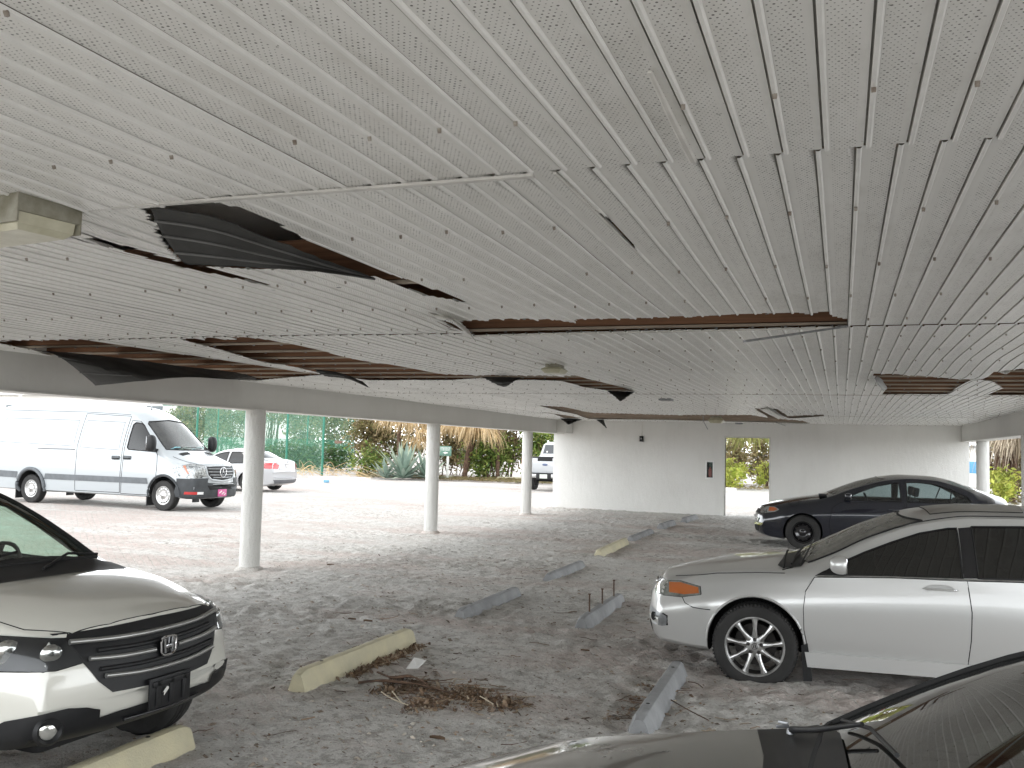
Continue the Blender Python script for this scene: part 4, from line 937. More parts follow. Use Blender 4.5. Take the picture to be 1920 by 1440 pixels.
def silver_sedan():
    mt = {'paint': paint('dusty_silver_paint', (.52, .52, .51), .4, .30, .9, .22)}
    s = sedan_spec(cf=-.02,
      zc=[(.93, .74), (.80, .775), (.6, .83), (.3, .885), (.05, .92), (-.12, .945), (-.25, .965), (-.38, 1.03), (-.65, 1.17), (-.95, 1.31), (-1.25, 1.395), (-1.6, 1.435), (-2.1, 1.44), (-2.5, 1.40), (-2.85, 1.30), (-3.2, 1.155), (-3.3, 1.13), (-3.5, 1.11), (-3.66, 1.08), (-3.73, 1.0)],
      ze=[(.93, .70), (.7, .765), (.3, .86), (0, .895), (-.2, .91), (-.35, .935), (-.55, 1.01), (-.85, 1.165), (-1.2, 1.295), (-1.6, 1.36), (-2.05, 1.37), (-2.45, 1.325), (-2.8, 1.20), (-3.1, 1.07), (-3.3, 1.03), (-3.73, .98)],
      ye=[(.93, .50), (.7, .62), (.3, .68), (0, .71), (-.3, .735), (-.7, .68), (-1.15, .60), (-1.8, .565), (-2.5, .585), (-3.0, .635), (-3.3, .68), (-3.73, .66)],
      zb=[(.93, .40), (.92, .33), (.89, .27), (.84, .25), (.7, .24), (0, .24), (-3.2, .26), (-3.55, .30), (-3.70, .36), (-3.73, .45)],
      zs=[(.93, .28), (.5, .27), (-.3, .27), (-2.5, .27), (-3.2, .29), (-3.73, .33)],
      zbelt=[(.93, .60), (.7, .68), (.3, .77), (0, .83), (-.4, .875), (-1.5, .92), (-2.5, .95), (-3.2, .965), (-3.73, .90)])
    c = Car(s, 'silver_sedan', 'dusty silver sedan with dark tinted windows and nine spoke wheels', TSX[:2], TSX[2], mt, z=TSX[3]); c.up = 1
    x0 = -2.67
    arch_cut(c, 0, .365, .335, .50); arch_cut(c, x0, .365, .335, .50)
    FW = [(-.48, .90), (-.62, .985), (-.80, 1.075), (-1.0, 1.16), (-1.2, 1.235), (-1.4, 1.28), (-1.46, 1.285), (-1.475, .932)]
    RW = [(-1.56, 1.30), (-1.9, 1.315), (-2.2, 1.30), (-2.4, 1.265), (-2.6, 1.19), (-2.78, 1.10), (-2.88, 1.02), (-2.86, .985), (-1.575, .94)]
    WS = [(-.66, .965), (-.63, 1.06), (-.56, 1.28), (-.52, 1.325), (0, 1.36), (.52, 1.325), (.56, 1.28), (.63, 1.06), (.66, .965), (.4, .985), (0, .995), (-.4, .985)]
    c.hollow(-3.1, -.28, .36)
    for d in 'LR': c.window(d, FW); c.window(d, RW)
    c.window('F', WS, (-1.4, .4))
    RWD = [(-.52, 1.31), (0, 1.345), (.52, 1.31), (.58, 1.18), (0, 1.19), (-.58, 1.18)]
    c.window('B', RWD, (-4, -2.55))
    # lamp and intake pockets
    c.done()
    tint = glass('dark_tinted_glass', (.045, .05, .05), 1.5, .05); dusty = glass('dusty_windscreen', (.25, .27, .25), 1.5, .85)
    for d in 'LR':
        c.patch('side_window', d, FW, -.004, tint, grid=.06); c.patch('side_window', d, RW, -.004, tint, grid=.06)
        c.line('window_seal', d, FW, .007, M['black'], closed=True); c.line('window_seal', d, RW, .007, M['black'], closed=True)
    c.line('belt_trim', 'L', [(-.46, .885), (-1.0, .915), (-1.6, .93), (-2.88, .975)], .006, M['alloy'], off=.002)
    c.patch('pillar_cover', 'L', [(-1.47, 1.285), (-1.555, 1.295), (-1.57, .94), (-1.48, .935)], .003, M['blackgloss'])
    c.patch('mirror_sail', 'L', [(-.44, .885), (-.50, .92), (-.68, 1.0), (-.68, .90)], .004, M['black'])
    c.patch('windscreen', 'F', WS, -.003, dusty, grid=.08)
    c.patch('rear_window', 'B', RWD, -.003, tint, grid=.1)
    c.line('windscreen_seal', 'F', WS[:9], .010, M['gap'], off=.0)
    # panels and gaps
    door = [(-.40, .31), (-.365, .48), (-.36, .64), (-.375, .77), (-.44, .875), (-1.0, .908), (-1.50, .917), (-1.525, .70), (-1.52, .5), (-1.50, .32)]
    rdoor = [(-1.503, .32), (-1.523, .5), (-1.528, .70), (-1.503, .918), (-2.88, .968), (-2.92, .80), (-2.80, .70), (-2.50, .65), (-2.34, .52), (-2.27, .40), (-2.24, .32)]
    for d in 'LR':
        for nm, pl in (('front_door', door), ('rear_door', rdoor)):
            o = c.patch(nm, d, pl, .003, mt['paint'], grid=.05)
            c.line('door_gap', d, pl, .0042, M['gap'], o, closed=True)
            hx = -1.32 if nm == 'front_door' else -2.62; hz = .845 if nm == 'front_door' else .825
            sg = 1 if d == 'L' else -1; q = c.hit(d, hx, hz, .003); 
            m = MB(); m.tube([q+Vector((.105*math.cos(t), sg*.001, .035*math.sin(t))) for t in [2*math.pi*k/20 for k in range(21)]], .003, 5, cap=False); m.add([q+Vector((.10*math.cos(t), sg*.0015, .033*math.sin(t))) for t in [2*math.pi*k/20 for k in range(20)]], [tuple(range(20))])
            hc = m.build('handle_cup', M['alloydark'] if 0 else mt['paint'], o)
            m = MB(); m.tube([q+Vector((u, sg*(.010+.020*math.sin(math.pi*(u+.12)/.24)), .004)) for u in [-.12+.02*k for k in range(13)]], [.006]+[.012]*11+[.006], 8, flat=.6); m.build('door_handle', mt['paint'], o)
            m = MB(); m.bbox(q+Vector((-.09 if sg > 0 else -.09, sg*.022, .004)), (.035, .012, .014), .003); m.build('key_tab', M['chrome'], o)
    sill = [(-.41, .205), (-2.26, .215), (-2.26, .115), (-.44, .105)]
    o = MB(); 
    for sg in (1, -1):
        m = MB(); m.prism([(-.37, .315), (-2.26, .325), (-2.30, .225), (-.39, .205)], 'y', sg*.80, sg*.872); m.build('sill_skirt', mt['paint'], c.root, 30)
    c.line('bumper_gap', 'L', [(.62, .70), (.59, .655), (.55, .60), (.48, .575), (.34, .575)], .004, M['gap'])
    c.line('hood_gap', 'L', [(.66, .775), (.3, .845), (0, .875), (-.22, .888)], .004, M['gap'])
    c.line('wing_gap', 'T', [(-.20, .74), (-.28, .70)], .006, M['gap'])
    # arch lips
    for xw in (0, x0):
        for sg in (1, -1):
            pts = []
            for k in range(25):
                a = R(-8+196*k/24); px_, pz_ = xw+.372*math.cos(a), .335+.372*math.sin(a)
                if pz_ > .20: pts.append(c.hit('L' if sg > 0 else 'R', px_, pz_, .001))
            m = MB(); m.tube(pts, .010, 6); m.build('arch_lip', mt['paint'], c.root, 60)
    # headlight: clear part with amber at the side
    HL = [(.42, .680), (.43, .735), (.60, .755), (.74, .738), (.86, .725), (.88, .66), (.83, .628), (.70, .632), (.58, .640)]
    am = NT('amber_lamp'); am.base((.40, .11, .025)); am.set(Roughness=.18, Coat_Weight=1., Emission_Color=(0, 0, 0, 1))
    am.bump(am.noise(am.obj(), 120, 1), .4, .003)
    hl = pm('headlight_reflector', (.42, .44, .41), .16, .55, .35, 14, coat=1.)
    for d in 'LR':
        o = c.patch('headlight', d, HL, .004, hl, grid=.03); c.line('lamp_seal', d, HL, .0045, M['gap'], o, closed=True)
        c.patch('indicator', d, [(.435, .685), (.445, .726), (.60, .742), (.70, .732), (.69, .658), (.56, .660)], .007, am.m, o, grid=.03)
    # fog light recess, nose
    FG = [(.70, .36), (.78, .42), (.86, .435), (.87, .34), (.80, .318), (.72, .32)]
    for d in 'LR':
        o = c.patch('fog_light_recess', d, [(.70, .40), (.70, .475), (.74, .49), (.87, .515), (.885, .43), (.84, .392), (.74, .388)], .004, M['steel'], grid=.03)
        c.line('recess_edge', d, [(.70, .40), (.70, .475), (.74, .49)], .008, M['gap'], o)
        sg = 1 if d == 'L' else -1; q = c.hit(d, .82, .45, .0); m = MB(); m.lathe([(0, .004), (.028, .004), (.032, .0), (.036, .012)], 18, Matrix.Translation(q) @ Matrix.Rotation(R(-90*sg), 4, 'X') @ Matrix.Rotation(R(50), 4, 'Y')); m.build('fog_light', M['gap'], o)
    G = [(-.36, .735), (.36, .735), (.27, .60), (.16, .555), (-.16, .555), (-.27, .60)]
    g = c.patch('grille', 'F', G, .004, M['black'], grid=.04); c.line('grille_surround', 'F', G, .012, M['chrome'], g, closed=True)
    c.patch('lower_intake', 'F', [(-.42, .36), (.42, .36), (.36, .27), (-.36, .27)], .004, M['gap'], grid=.04)
    m = MB(); m.lathe([(.04, 0), (.04, .01), (.033, .01), (.033, 0)], 24, Matrix.Translation(c.hit('F', 0, .66, .004)) @ Matrix.Rotation(R(90), 4, 'Y')); m.build('nose_emblem', M['chrome'], g)
    mirror(c, -.63, .80, .945, 1, mt['paint'], .17, .135, .10, .05); mirror(c, -.63, -.80, .945, -1, mt['paint'], .17, .135, .10, .05)
    # cowl, wipers, mud flaps, sunroof, antenna
    m = MB(); m.tube(spline([c.hit('T', -.21, y, .004) for y in (-.66, -.3, .1, .45, .70)], 5), .008, 6); m.build('cowl', M['gap'], c.root)
    m = MB(); m.tube([c.hit('T', -.27, .63, .012), c.hit('T', -.31, .35, .02), c.hit('T', -.36, .05, .02)], .009, 6); m.tube([c.hit('T', -.34, .68, .012), c.hit('T', -.41, .30, .02), c.hit('T', -.44, -.1, .02)], .006, 5); m.build('wiper', M['black'], c.root)
    c.patch('cowl_cover', 'T', [(-.20, .70), (-.16, .60), (-.19, .3), (-.20, 0), (-.32, 0), (-.33, .35), (-.37, .62), (-.34, .715)], .004, M['black'], grid=.05)
    for sg in (1, -1):
        m = MB(); m.prism([(-.345, .36), (-.39, .38), (-.415, .22), (-.425, .10), (-.36, .095)], 'y', sg*.68, sg*.86); m.build('mud_flap', M['black'], c.root)
    SR = [(-1.30, -.40), (-1.27, 0), (-1.30, .40), (-1.95, .40), (-1.98, 0), (-1.95, -.40)]
    o = c.patch('sunroof', 'T', SR, .006, paint('sunroof_glass', (.16, .16, .155), 0, .3, .8, .7), grid=.08); c.line('sunroof_seal', 'T', SR, .006, M['gap'], o, closed=True)
    for y in (.52, -.52): c.line('roof_moulding', 'T', [(-1.15, y+.03*(1 if y > 0 else -1)), (-1.5, y), (-2.2, y), (-2.7, y)], .006, M['gap'])
    seats(c, -1.45, -2.40, .30); dash(c, -.62, .90)
    for x in (0, x0):
        for sg in (1, -1): wheel(c, x, sg*.765, .323, .223, .215, 'nine', 0)
    # taillight
    c.patch('taillight', 'L', [(-3.45, .80), (-3.45, .93), (-3.68, .92), (-3.70, .80)], .004, pm('tail_red', (.4, .02, .02), .2, coat=1), grid=.05)
    return c

def blue_sedan():
    mt = {'paint': paint('dark_blue_paint', (.003, .005, .013), .2, .18, 1., .05)}
    s = sedan_spec(xf=.90, kf=.34, xr=-3.59, wr0=-2.9, cb=-3.2, cf=-.15,
      zt=[(.90, .48), (.89, .56), (.86, .64), (.82, .70), (.77, .745), (.72, 2), (0, 2), (-3.4, 2), (-3.46, 2), (-3.5, 1.07), (-3.56, .93), (-3.59, .70)],
      zb=[(.90, .40), (.88, .30), (.84, .24), (.7, .20), (0, .17), (-3.2, .2), (-3.45, .28), (-3.59, .45)],
      zc=[(.90, .73), (.75, .78), (.5, .85), (.2, .92), (-.1, .97), (-.3, 1.00), (-.5, 1.08), (-.8, 1.21), (-1.1, 1.32), (-1.4, 1.39), (-1.8, 1.432), (-2.2, 1.425), (-2.5, 1.38), (-2.8, 1.30), (-3.1, 1.19), (-3.3, 1.12), (-3.45, 1.08), (-3.59, 1.0)],
      ze=[(.90, .68), (.7, .75), (.4, .83), (0, .90), (-.3, .945), (-.5, 1.0), (-.8, 1.12), (-1.1, 1.22), (-1.5, 1.325), (-1.9, 1.365), (-2.3, 1.345), (-2.6, 1.27), (-2.9, 1.15), (-3.1, 1.06), (-3.3, 1.02), (-3.59, .96)])
    c = Car(s, 'dark_blue_sedan', 'dark blue sedan with black steel wheels parked by the back wall', CIV[:2], CIV[2], mt, z=CIV[3]); c.up = 1
    arch_cut(c, 0, .355, .325, .5); arch_cut(c, -2.70, .355, .325, .5); c.hollow(-3.05, -.42, .36)
    FW = [(-.72, .945), (-.80, 1.0), (-1.0, 1.10), (-1.3, 1.215), (-1.62, 1.285), (-1.68, 1.285), (-1.70, .955)]
    RW = [(-1.80, 1.295), (-2.0, 1.305), (-2.3, 1.275), (-2.55, 1.20), (-2.80, 1.075), (-2.86, 1.0), (-2.80, .965), (-1.80, .955)]
    WS = [(-.66, 1.03), (-.54, 1.32), (-.48, 1.352), (0, 1.385), (.48, 1.352), (.54, 1.32), (.66, 1.03), (.3, 1.055), (0, 1.06), (-.3, 1.055)]
    RWD = [(-.50, 1.33), (0, 1.36), (.50, 1.33), (.58, 1.17), (0, 1.18), (-.58, 1.17)]
    for d in 'LR': c.window(d, FW); c.window(d, RW)
    c.window('F', WS, (-1.5, .3)); c.window('B', RWD, (-4, -2.5)); c.done()
    gl = glass('light_tinted_glass', (.55, .63, .64), 1.45, .06)
    for d in 'LR':
        c.patch('side_window', d, FW, -.004, gl, grid=.1); o = c.patch('side_window', d, RW, -.004, gl, grid=.1)
        c.line('window_bar', d, [(-2.56, 1.19), (-2.50, .96)], .012, M['black'], o)
        c.line('window_seal', d, FW, .01, M['gap'], closed=True); c.line('window_seal', d, RW, .01, M['gap'], closed=True)
        door = [(-.52, .22), (-.46, .5), (-.52, .80), (-.66, .90), (-1.75, .935), (-1.76, .5), (-1.72, .22)]
        o = c.patch('front_door', d, door, .003, mt['paint'], grid=.08); c.line('door_gap', d, door, .005, M['gap'], o, closed=True)
        q = c.hit(d, -1.58, .80, .02); m = MB(); m.bbox(q, (.2, .03, .03), .01); m.build('door_handle', mt['paint'], o)
        rd = [(-1.76, .22), (-1.80, .5), (-1.79, .935), (-2.82, .95), (-2.75, .72), (-2.45, .66), (-2.3, .5), (-2.25, .22)]
        o = c.patch('rear_door', d, rd, .003, mt['paint'], grid=.08); c.line('door_gap', d, rd, .005, M['gap'], o, closed=True)
        HL = [(.42, .72), (.50, .765), (.62, .765), (.80, .72), (.86, .66), (.80, .63), (.62, .65), (.50, .67)]
        o = c.patch('headlight', d, HL, .004, pm('headlight_dim', (.35, .36, .35), .15, .4, coat=1), grid=.04)
        c.patch('indicator', d, [(.45, .72), (.51, .75), (.60, .75), (.62, .68), (.52, .685)], .008, pm('amber_dim', (.45, .11, .03), .25, coat=1), o, grid=.04)
    c.patch('windscreen', 'F', WS, -.003, glass('dusty_glass_b', (.35, .38, .36), 1.5, .7), grid=.1); c.patch('rear_window', 'B', RWD, -.003, gl, grid=.1)
    c.patch('grille', 'F', [(-.5, .70), (.5, .70), (.46, .62), (-.46, .62)], .004, M['black'], grid=.05)
    BR = [(-.55, .54), (-.1, .55), (.1, .55), (.55, .54), (.50, .44), (-.50, .44)]
    o = c.patch('bumper_insert', 'F', BR, .012, M['chrome'], grid=.05)
    c.patch('licence_plate', 'F', [(-.16, .56), (.16, .56), (.16, .42), (-.16, .42)], .02, pm('plate_white', (.6, .6, .6), .4), grid=.1)
    c.patch('lower_intake', 'F', [(-.55, .40), (.55, .40), (.45, .28), (-.45, .28)], .004, M['gap'], grid=.05)
    mirror(c, -.80, .80, .985, 1, mt['paint'], .17, .11, .09, .04); mirror(c, -.80, -.80, .985, -1, mt['paint'], .17, .11, .09, .04)
    m = MB(); m.bbox(c.hit('T', -.36, .45, .012), (.14, .45, .04), .012); m.build('cowl_debris', M['black'], c.root)
    seats(c, -1.6, -2.45, .36); dash(c, -.85, .92)
    for x in (0, -2.70):
        for sg in (1, -1): wheel(c, x, sg*.76, .315, .20, .205, 'steelblack')
    return c

def white_suv():
    mt = {'paint': paint('pearl_white_paint', (.55, .54, .49), .0, .22, 1., .05)}
    s = mkspec(cat='suv', W=.91, wz=.34, bow=1., pc=2.6, tc=.035, kf=.33, pf=2.7, wf0=-.1, kr=.15, pr=4., wr0=-3.2, xf=.88, xr=-3.65, cf=-.1, cb=-3.4,
      zt=[(.88, .60), (.875, .66), (.865, .72), (.85, .78), (.825, .85), (.80, .895), (.765, .93), (.74, 2), (0, 2), (-3.5, 2), (-3.56, 1.5), (-3.6, 1.2), (-3.65, .8)],
      zb=[(.88, .56), (.87, .50), (.85, .455), (.82, .43), (.75, .40), (.5, .33), (0, .22), (-3.2, .24), (-3.6, .4), (-3.65, .55)],
      zc=[(.88, .92), (.78, .945), (.65, .985), (.45, 1.025), (.2, 1.06), (0, 1.08), (-.15, 1.09), (-.3, 1.15), (-.6, 1.33), (-.9, 1.49), (-1.15, 1.585), (-1.4, 1.625), (-2, 1.65), (-2.8, 1.63), (-3.2, 1.58), (-3.42, 1.46), (-3.55, 1.2), (-3.65, 1.0)],
      ye=[(.88, .55), (.6, .66), (.2, .72), (-.2, .76), (-.6, .72), (-1.0, .65), (-1.5, .62), (-2.8, .61), (-3.4, .62), (-3.65, .7)],
      ze=[(.88, .885), (.6, .945), (.2, 1.02), (-.1, 1.05), (-.35, 1.09), (-.6, 1.22), (-.9, 1.375), (-1.2, 1.49), (-1.6, 1.55), (-2.4, 1.57), (-3.0, 1.54), (-3.35, 1.42), (-3.5, 1.2), (-3.65, .98)],
      yb=[(.88, .64), (.6, .76), (.2, .83), (0, .85), (-.8, .865), (-3.0, .86), (-3.65, .76)],
      zbelt=[(.88, .80), (.6, .86), (.2, .94), (-.2, .99), (-.8, 1.0), (-2.5, 1.05), (-3.65, .93)],
      ym=[(.88, .70), (.6, .83), (.3, .90), (0, .915), (-.8, .908), (-2.7, .915), (-3.2, .89), (-3.65, .78)],
      zm=[(.88, .60), (.5, .68), (0, .72), (-2.6, .76), (-3.65, .74)],
      ys=[(.88, .66), (.6, .80), (.3, .865), (0, .875), (-3., .875), (-3.65, .74)],
      zs=[(.88, .30), (.5, .26), (-.3, .25), (-3, .27), (-3.65, .45)])
    c = Car(s, 'white_suv', 'pearl white suv with black lower bumper, nose showing at the left edge', SUV[:2], SUV[2], mt, z=SUV[3]); c.up = 1
    arch_cut(c, 0, .39, .345, .5); arch_cut(c, -2.62, .39, .345, .5)
    c.hollow(-3.3, -.32, .45)
    WS = [(-.70, 1.12), (-.69, 1.18), (-.60, 1.45), (-.52, 1.54), (0, 1.585), (.52, 1.54), (.60, 1.45), (.69, 1.18), (.70, 1.12), (.4, 1.14), (0, 1.15), (-.4, 1.14)]
    FW = [(-.45, 1.045), (-.62, 1.14), (-.90, 1.30), (-1.15, 1.42), (-1.45, 1.475), (-1.50, 1.07)]
    RW = [(-1.60, 1.49), (-2.45, 1.49), (-2.55, 1.10), (-1.62, 1.08)]
    QW = [(-2.63, 1.49), (-3.0, 1.45), (-3.20, 1.20), (-2.72, 1.12)]
    RWD = [(-.55, 1.50), (.55, 1.50), (.62, 1.12), (-.62, 1.12)]
    for d in 'LR':
        for q in (FW, RW, QW): c.window(d, q)
    c.window('F', WS, (-1.5, .4)); c.window('B', RWD, (-4, -3.1)); c.done()
    gl = glass('suv_side_glass', (.75, .86, .80), 1.45, .04); wg = glass('suv_windscreen', (.70, .88, .78), 1.45, .03)
    for d in 'LR':
        for q in (FW, RW, QW):
            c.patch('side_window', d, q, -.004, gl, grid=.1); c.line('window_seal', d, q, .012, M['black'], closed=True)
        door = [(-.46, .30), (-.40, .6), (-.42, .95), (-1.53, 1.03), (-1.55, .6), (-1.5, .30)]
        o = c.patch('front_door', d, door, .003, mt['paint'], grid=.08); c.line('door_gap', d, door, .005, M['gap'], o, closed=True)
        rd = [(-1.53, .30), (-1.58, .6), (-1.56, 1.03), (-2.6, 1.07), (-2.5, .74), (-2.25, .6), (-2.15, .30)]
        o = c.patch('rear_door', d, rd, .003, mt['paint'], grid=.08); c.line('door_gap', d, rd, .005, M['gap'], o, closed=True)
    c.patch('windscreen', 'F', WS, -.003, wg, grid=.08); c.patch('rear_window', 'B', RWD, -.003, gl, grid=.1)
    c.line('windscreen_seal', 'F', WS, .016, M['gap'], closed=True)
    c.patch('pillar_trim', 'F', [(.70, 1.10), (.72, 1.16), (.635, 1.45), (.58, 1.50), (.56, 1.49), (.61, 1.44), (.685, 1.17), (.675, 1.12)], .004, M['black'], grid=.05)
    c.patch('pillar_trim', 'F', [(-.70, 1.10), (-.72, 1.16), (-.635, 1.45), (-.58, 1.50), (-.56, 1.49), (-.61, 1.44), (-.685, 1.17), (-.675, 1.12)], .004, M['black'], grid=.05)
    c.patch('cowl_cover', 'T', [(-.13, .72), (-.09, .5), (-.10, 0), (-.09, -.5), (-.13, -.72), (-.30, -.75), (-.34, -.4), (-.35, 0), (-.34, .4), (-.30, .75)], .005, M['black'], grid=.05)
    for (y0, y1) in ((-.55, .05), (.1, .68)):
        m = MB(); m.tube([c.hit('T', -.20, y0, .02), c.hit('T', -.33, (y0+y1)/2, .03), c.hit('T', -.38, y1, .025)], .009, 6); m.build('wiper', M['black'], c.root)
    # hood with its gap
    HD = [(.70, -.50), (.745, -.3), (.76, 0), (.745, .3), (.70, .50), (.52, .63), (.2, .70), (-.1, .735), (-.10, .4), (-.08, 0), (-.10, -.4), (-.1, -.735), (.2, -.70), (.52, -.63)]
    o = c.patch('hood', 'T', HD, .004, mt['paint'], grid=.05); c.line('hood_gap', 'T', HD, .004, M['gap'], o, closed=True, off=-.001)
    # grille
    G = [(-.58, .925), (-.3, .93), (0, .935), (.3, .93), (.58, .925), (.51, .80), (.43, .68), (.36, .615), (0, .598), (-.36, .615), (-.43, .68), (-.51, .80)]
    g = c.patch('grille', 'F', G, .004, M['black'], grid=.04)
    def bar(pts, r, par=g, mat=M['chrome'], flat=.45, o_=.02):
        m = MB(); m.tube(spline([c.hit('F', a, b, o_) for a, b in pts], 5), r, 8, flat=None); return m.build('grille_bar', mat, par, 60)
    dark = pm('grille_silver', (.38, .38, .37), .3, .8)
    bar([(-.54, .882), (-.3, .870), (0, .865), (.3, .870), (.54, .882)], .014, mat=dark)
    bar([(-.47, .797), (-.3, .783), (-.085, .776)], .013, mat=dark); bar([(.47, .797), (.3, .783), (.085, .776)], .013, mat=dark)
    bar([(-.40, .705), (-.2, .688), (0, .683), (.2, .688), (.40, .705)], .013, mat=dark)
    for z_ in (.825, .735): bar([(-.42, z_+.005), (-.2, z_-.004), (0, z_-.006), (.2, z_-.004), (.42, z_+.005)], .012, mat=M['black'], o_=.008)
    # emblem: rounded square ring with an upright H
    q = c.hit('F', 0, .782, .036); m = MB()
    rs = []
    for k in range(24):
        a = 2*math.pi*k/24; ca, sa = math.cos(a), math.sin(a); k_ = (abs(ca)**4+abs(sa)**4)**-.25; rs.append(q+Vector((0, ca*k_*.056*(1+.12*(sa > 0)*abs(sa)), sa*k_*.050)))
    m.tube(rs+[rs[0]], .0058, 6, cap=False)
    for s2 in (-1, 1): m.add([q+Vector((.004, s2*.018, -.040)), q+Vector((.004, s2*.033, -.040)), q+Vector((.004, s2*.043, .042)), q+Vector((.004, s2*.027, .042)), q+Vector((-.004, s2*.018, -.040)), q+Vector((-.004, s2*.033, -.040)), q+Vector((-.004, s2*.043, .042)), q+Vector((-.004, s2*.027, .042))], [(0, 1, 2, 3), (7, 6, 5, 4), (0, 4, 5, 1), (1, 5, 6, 2), (2, 6, 7, 3), (3, 7, 4, 0)])
    m.bbox(q+Vector((0, 0, -.004)), (.008, .046, .014), .002); m.build('emblem', M['chrome'], g)
    m = MB(); m.bbox(q+Vector((-.012, 0, 0)), (.004, .10, .09), .002); m.build('emblem_backing', M['blackgloss'], g)
    # headlights from the front, wrapping to the side
    for sg, d in ((1, 'L'), (-1, 'R')):
        HL = [(sg*.56, .905), (sg*.66, .915), (sg*.76, .925), (sg*.84, .945), (sg*.86, .90), (sg*.84, .81), (sg*.76, .765), (sg*.62, .765), (sg*.50, .785), (sg*.50, .80)]
        o = c.patch('headlight', 'F', HL, .004, M['black'], grid=.035); c.line('lamp_seal', 'F', HL, .005, M['gap'], o, closed=True)
        for (u, v, r_) in ((.625, .838, .052), (.725, .848, .064)):
            qq = c.hit('F', sg*u, v, .003); mm = MB(); mm.lathe([(0, .012), (r_*.55, .010), (r_*.8, .004), (r_, -.006)], 20, Matrix.Translation(qq) @ Matrix.Rotation(R(sg*30), 4, 'Z') @ Matrix.Rotation(R(90), 4, 'Y')); mm.build('reflector', pm('lamp_reflector', (.5, .5, .48), .12, .9), o, 50)
        c.patch('lamp_lens', 'F', HL, .022, M['lens'], o, grid=.035)
        # lower black cladding with fog lamp
        FG = [(sg*.83, .40), (sg*.80, .47), (sg*.755, .535), (sg*.69, .57), (sg*.58, .58), (sg*.50, .57), (sg*.42, .545), (sg*.40, .41)]
        o = c.patch('fog_lamp_recess', 'F', FG, .014, M['black'], grid=.04); qq = c.hit('F', sg*.645, .485, .018)
        if sg > 0: continue
        mm = MB(); mm.lathe([(.075, -.004), (.060, .012), (.046, -.010)], 24, Matrix.Translation(qq) @ Matrix.Rotation(R(sg*22), 4, 'Z') @ Matrix.Rotation(R(90), 4, 'Y')); mm.build('fog_ring', M['black'], o, 50)
        mm = MB(); mm.lathe([(0, .006), (.025, .004), (.044, -.006)], 24, Matrix.Translation(qq) @ Matrix.Rotation(R(sg*22), 4, 'Z') @ Matrix.Rotation(R(90), 4, 'Y')); mm.build('fog_lamp', pm('fog_glass', (.62, .62, .58), .1, .7, coat=1), o, 50)
    LI = [(-.32, .505), (0, .50), (.32, .505), (.34, .36), (.30, .30), (0, .285), (-.30, .30), (-.34, .36)]
    o = c.patch('lower_bumper', 'F', [(-.80, .44), (-.60, .46), (-.42, .50), (-.30, .515), (0, .52), (.30, .515), (.42, .50), (.60, .46), (.80, .44), (.80, .40), (.4, .40), (0, .40), (-.4, .40), (-.80, .40)], .012, M['black'], grid=.04)
    for z_ in (.47,): bar([(-.28, z_), (0, z_-.004), (.28, z_)], .010, o, M['blackgloss'], o_=.02)
    m = MB(); m.bbox((.22, 0, .35), (.62, 1.04, .12), .04); m.build('skid_tray', M['black'], c.root)
    # empty plate bracket
    q = c.hit('F', 0, .56, .024); m = MB(); 
    m.bbox(q+Vector((0, 0, 0)), (.016, .31, .165), .006)
    for y in (-.10, 0, .10): m.bbox(q+Vector((.012, y, 0)), (.012, .035, .13), .004)
    m.bbox(q+Vector((.012, 0, .05)), (.012, .28, .03), .004); m.build('plate_bracket', M['black'], c.root)
    m = MB(); m.add([q+Vector((.0205, a, b)) for a, b in ((-.03, .012), (-.065, -.018), (-.065, .002), (-.075, .0), (-.045, .028), (-.03, .022))], [(0, 1, 2, 3, 4, 5)]); m.build('bracket_sticker', M['trim'], c.root, 0)
    mirror(c, -.62, -.83, 1.08, -1, mt['paint'], .2, .16, .11)
    seats(c, -1.35, -2.3, .55); dash(c, -.62, 1.06); c.root.scale = (.92,)*3
    m = MB(); m.bbox((-.95, 0, 1.44), (.03, .24, .06), .012); m.build('cabin_mirror', M['black'], c.root)
    for x in (0, -2.62):
        for sg in (1, -1): wheel(c, x, sg*.79, .345, .23, .225, 'five')
    return c

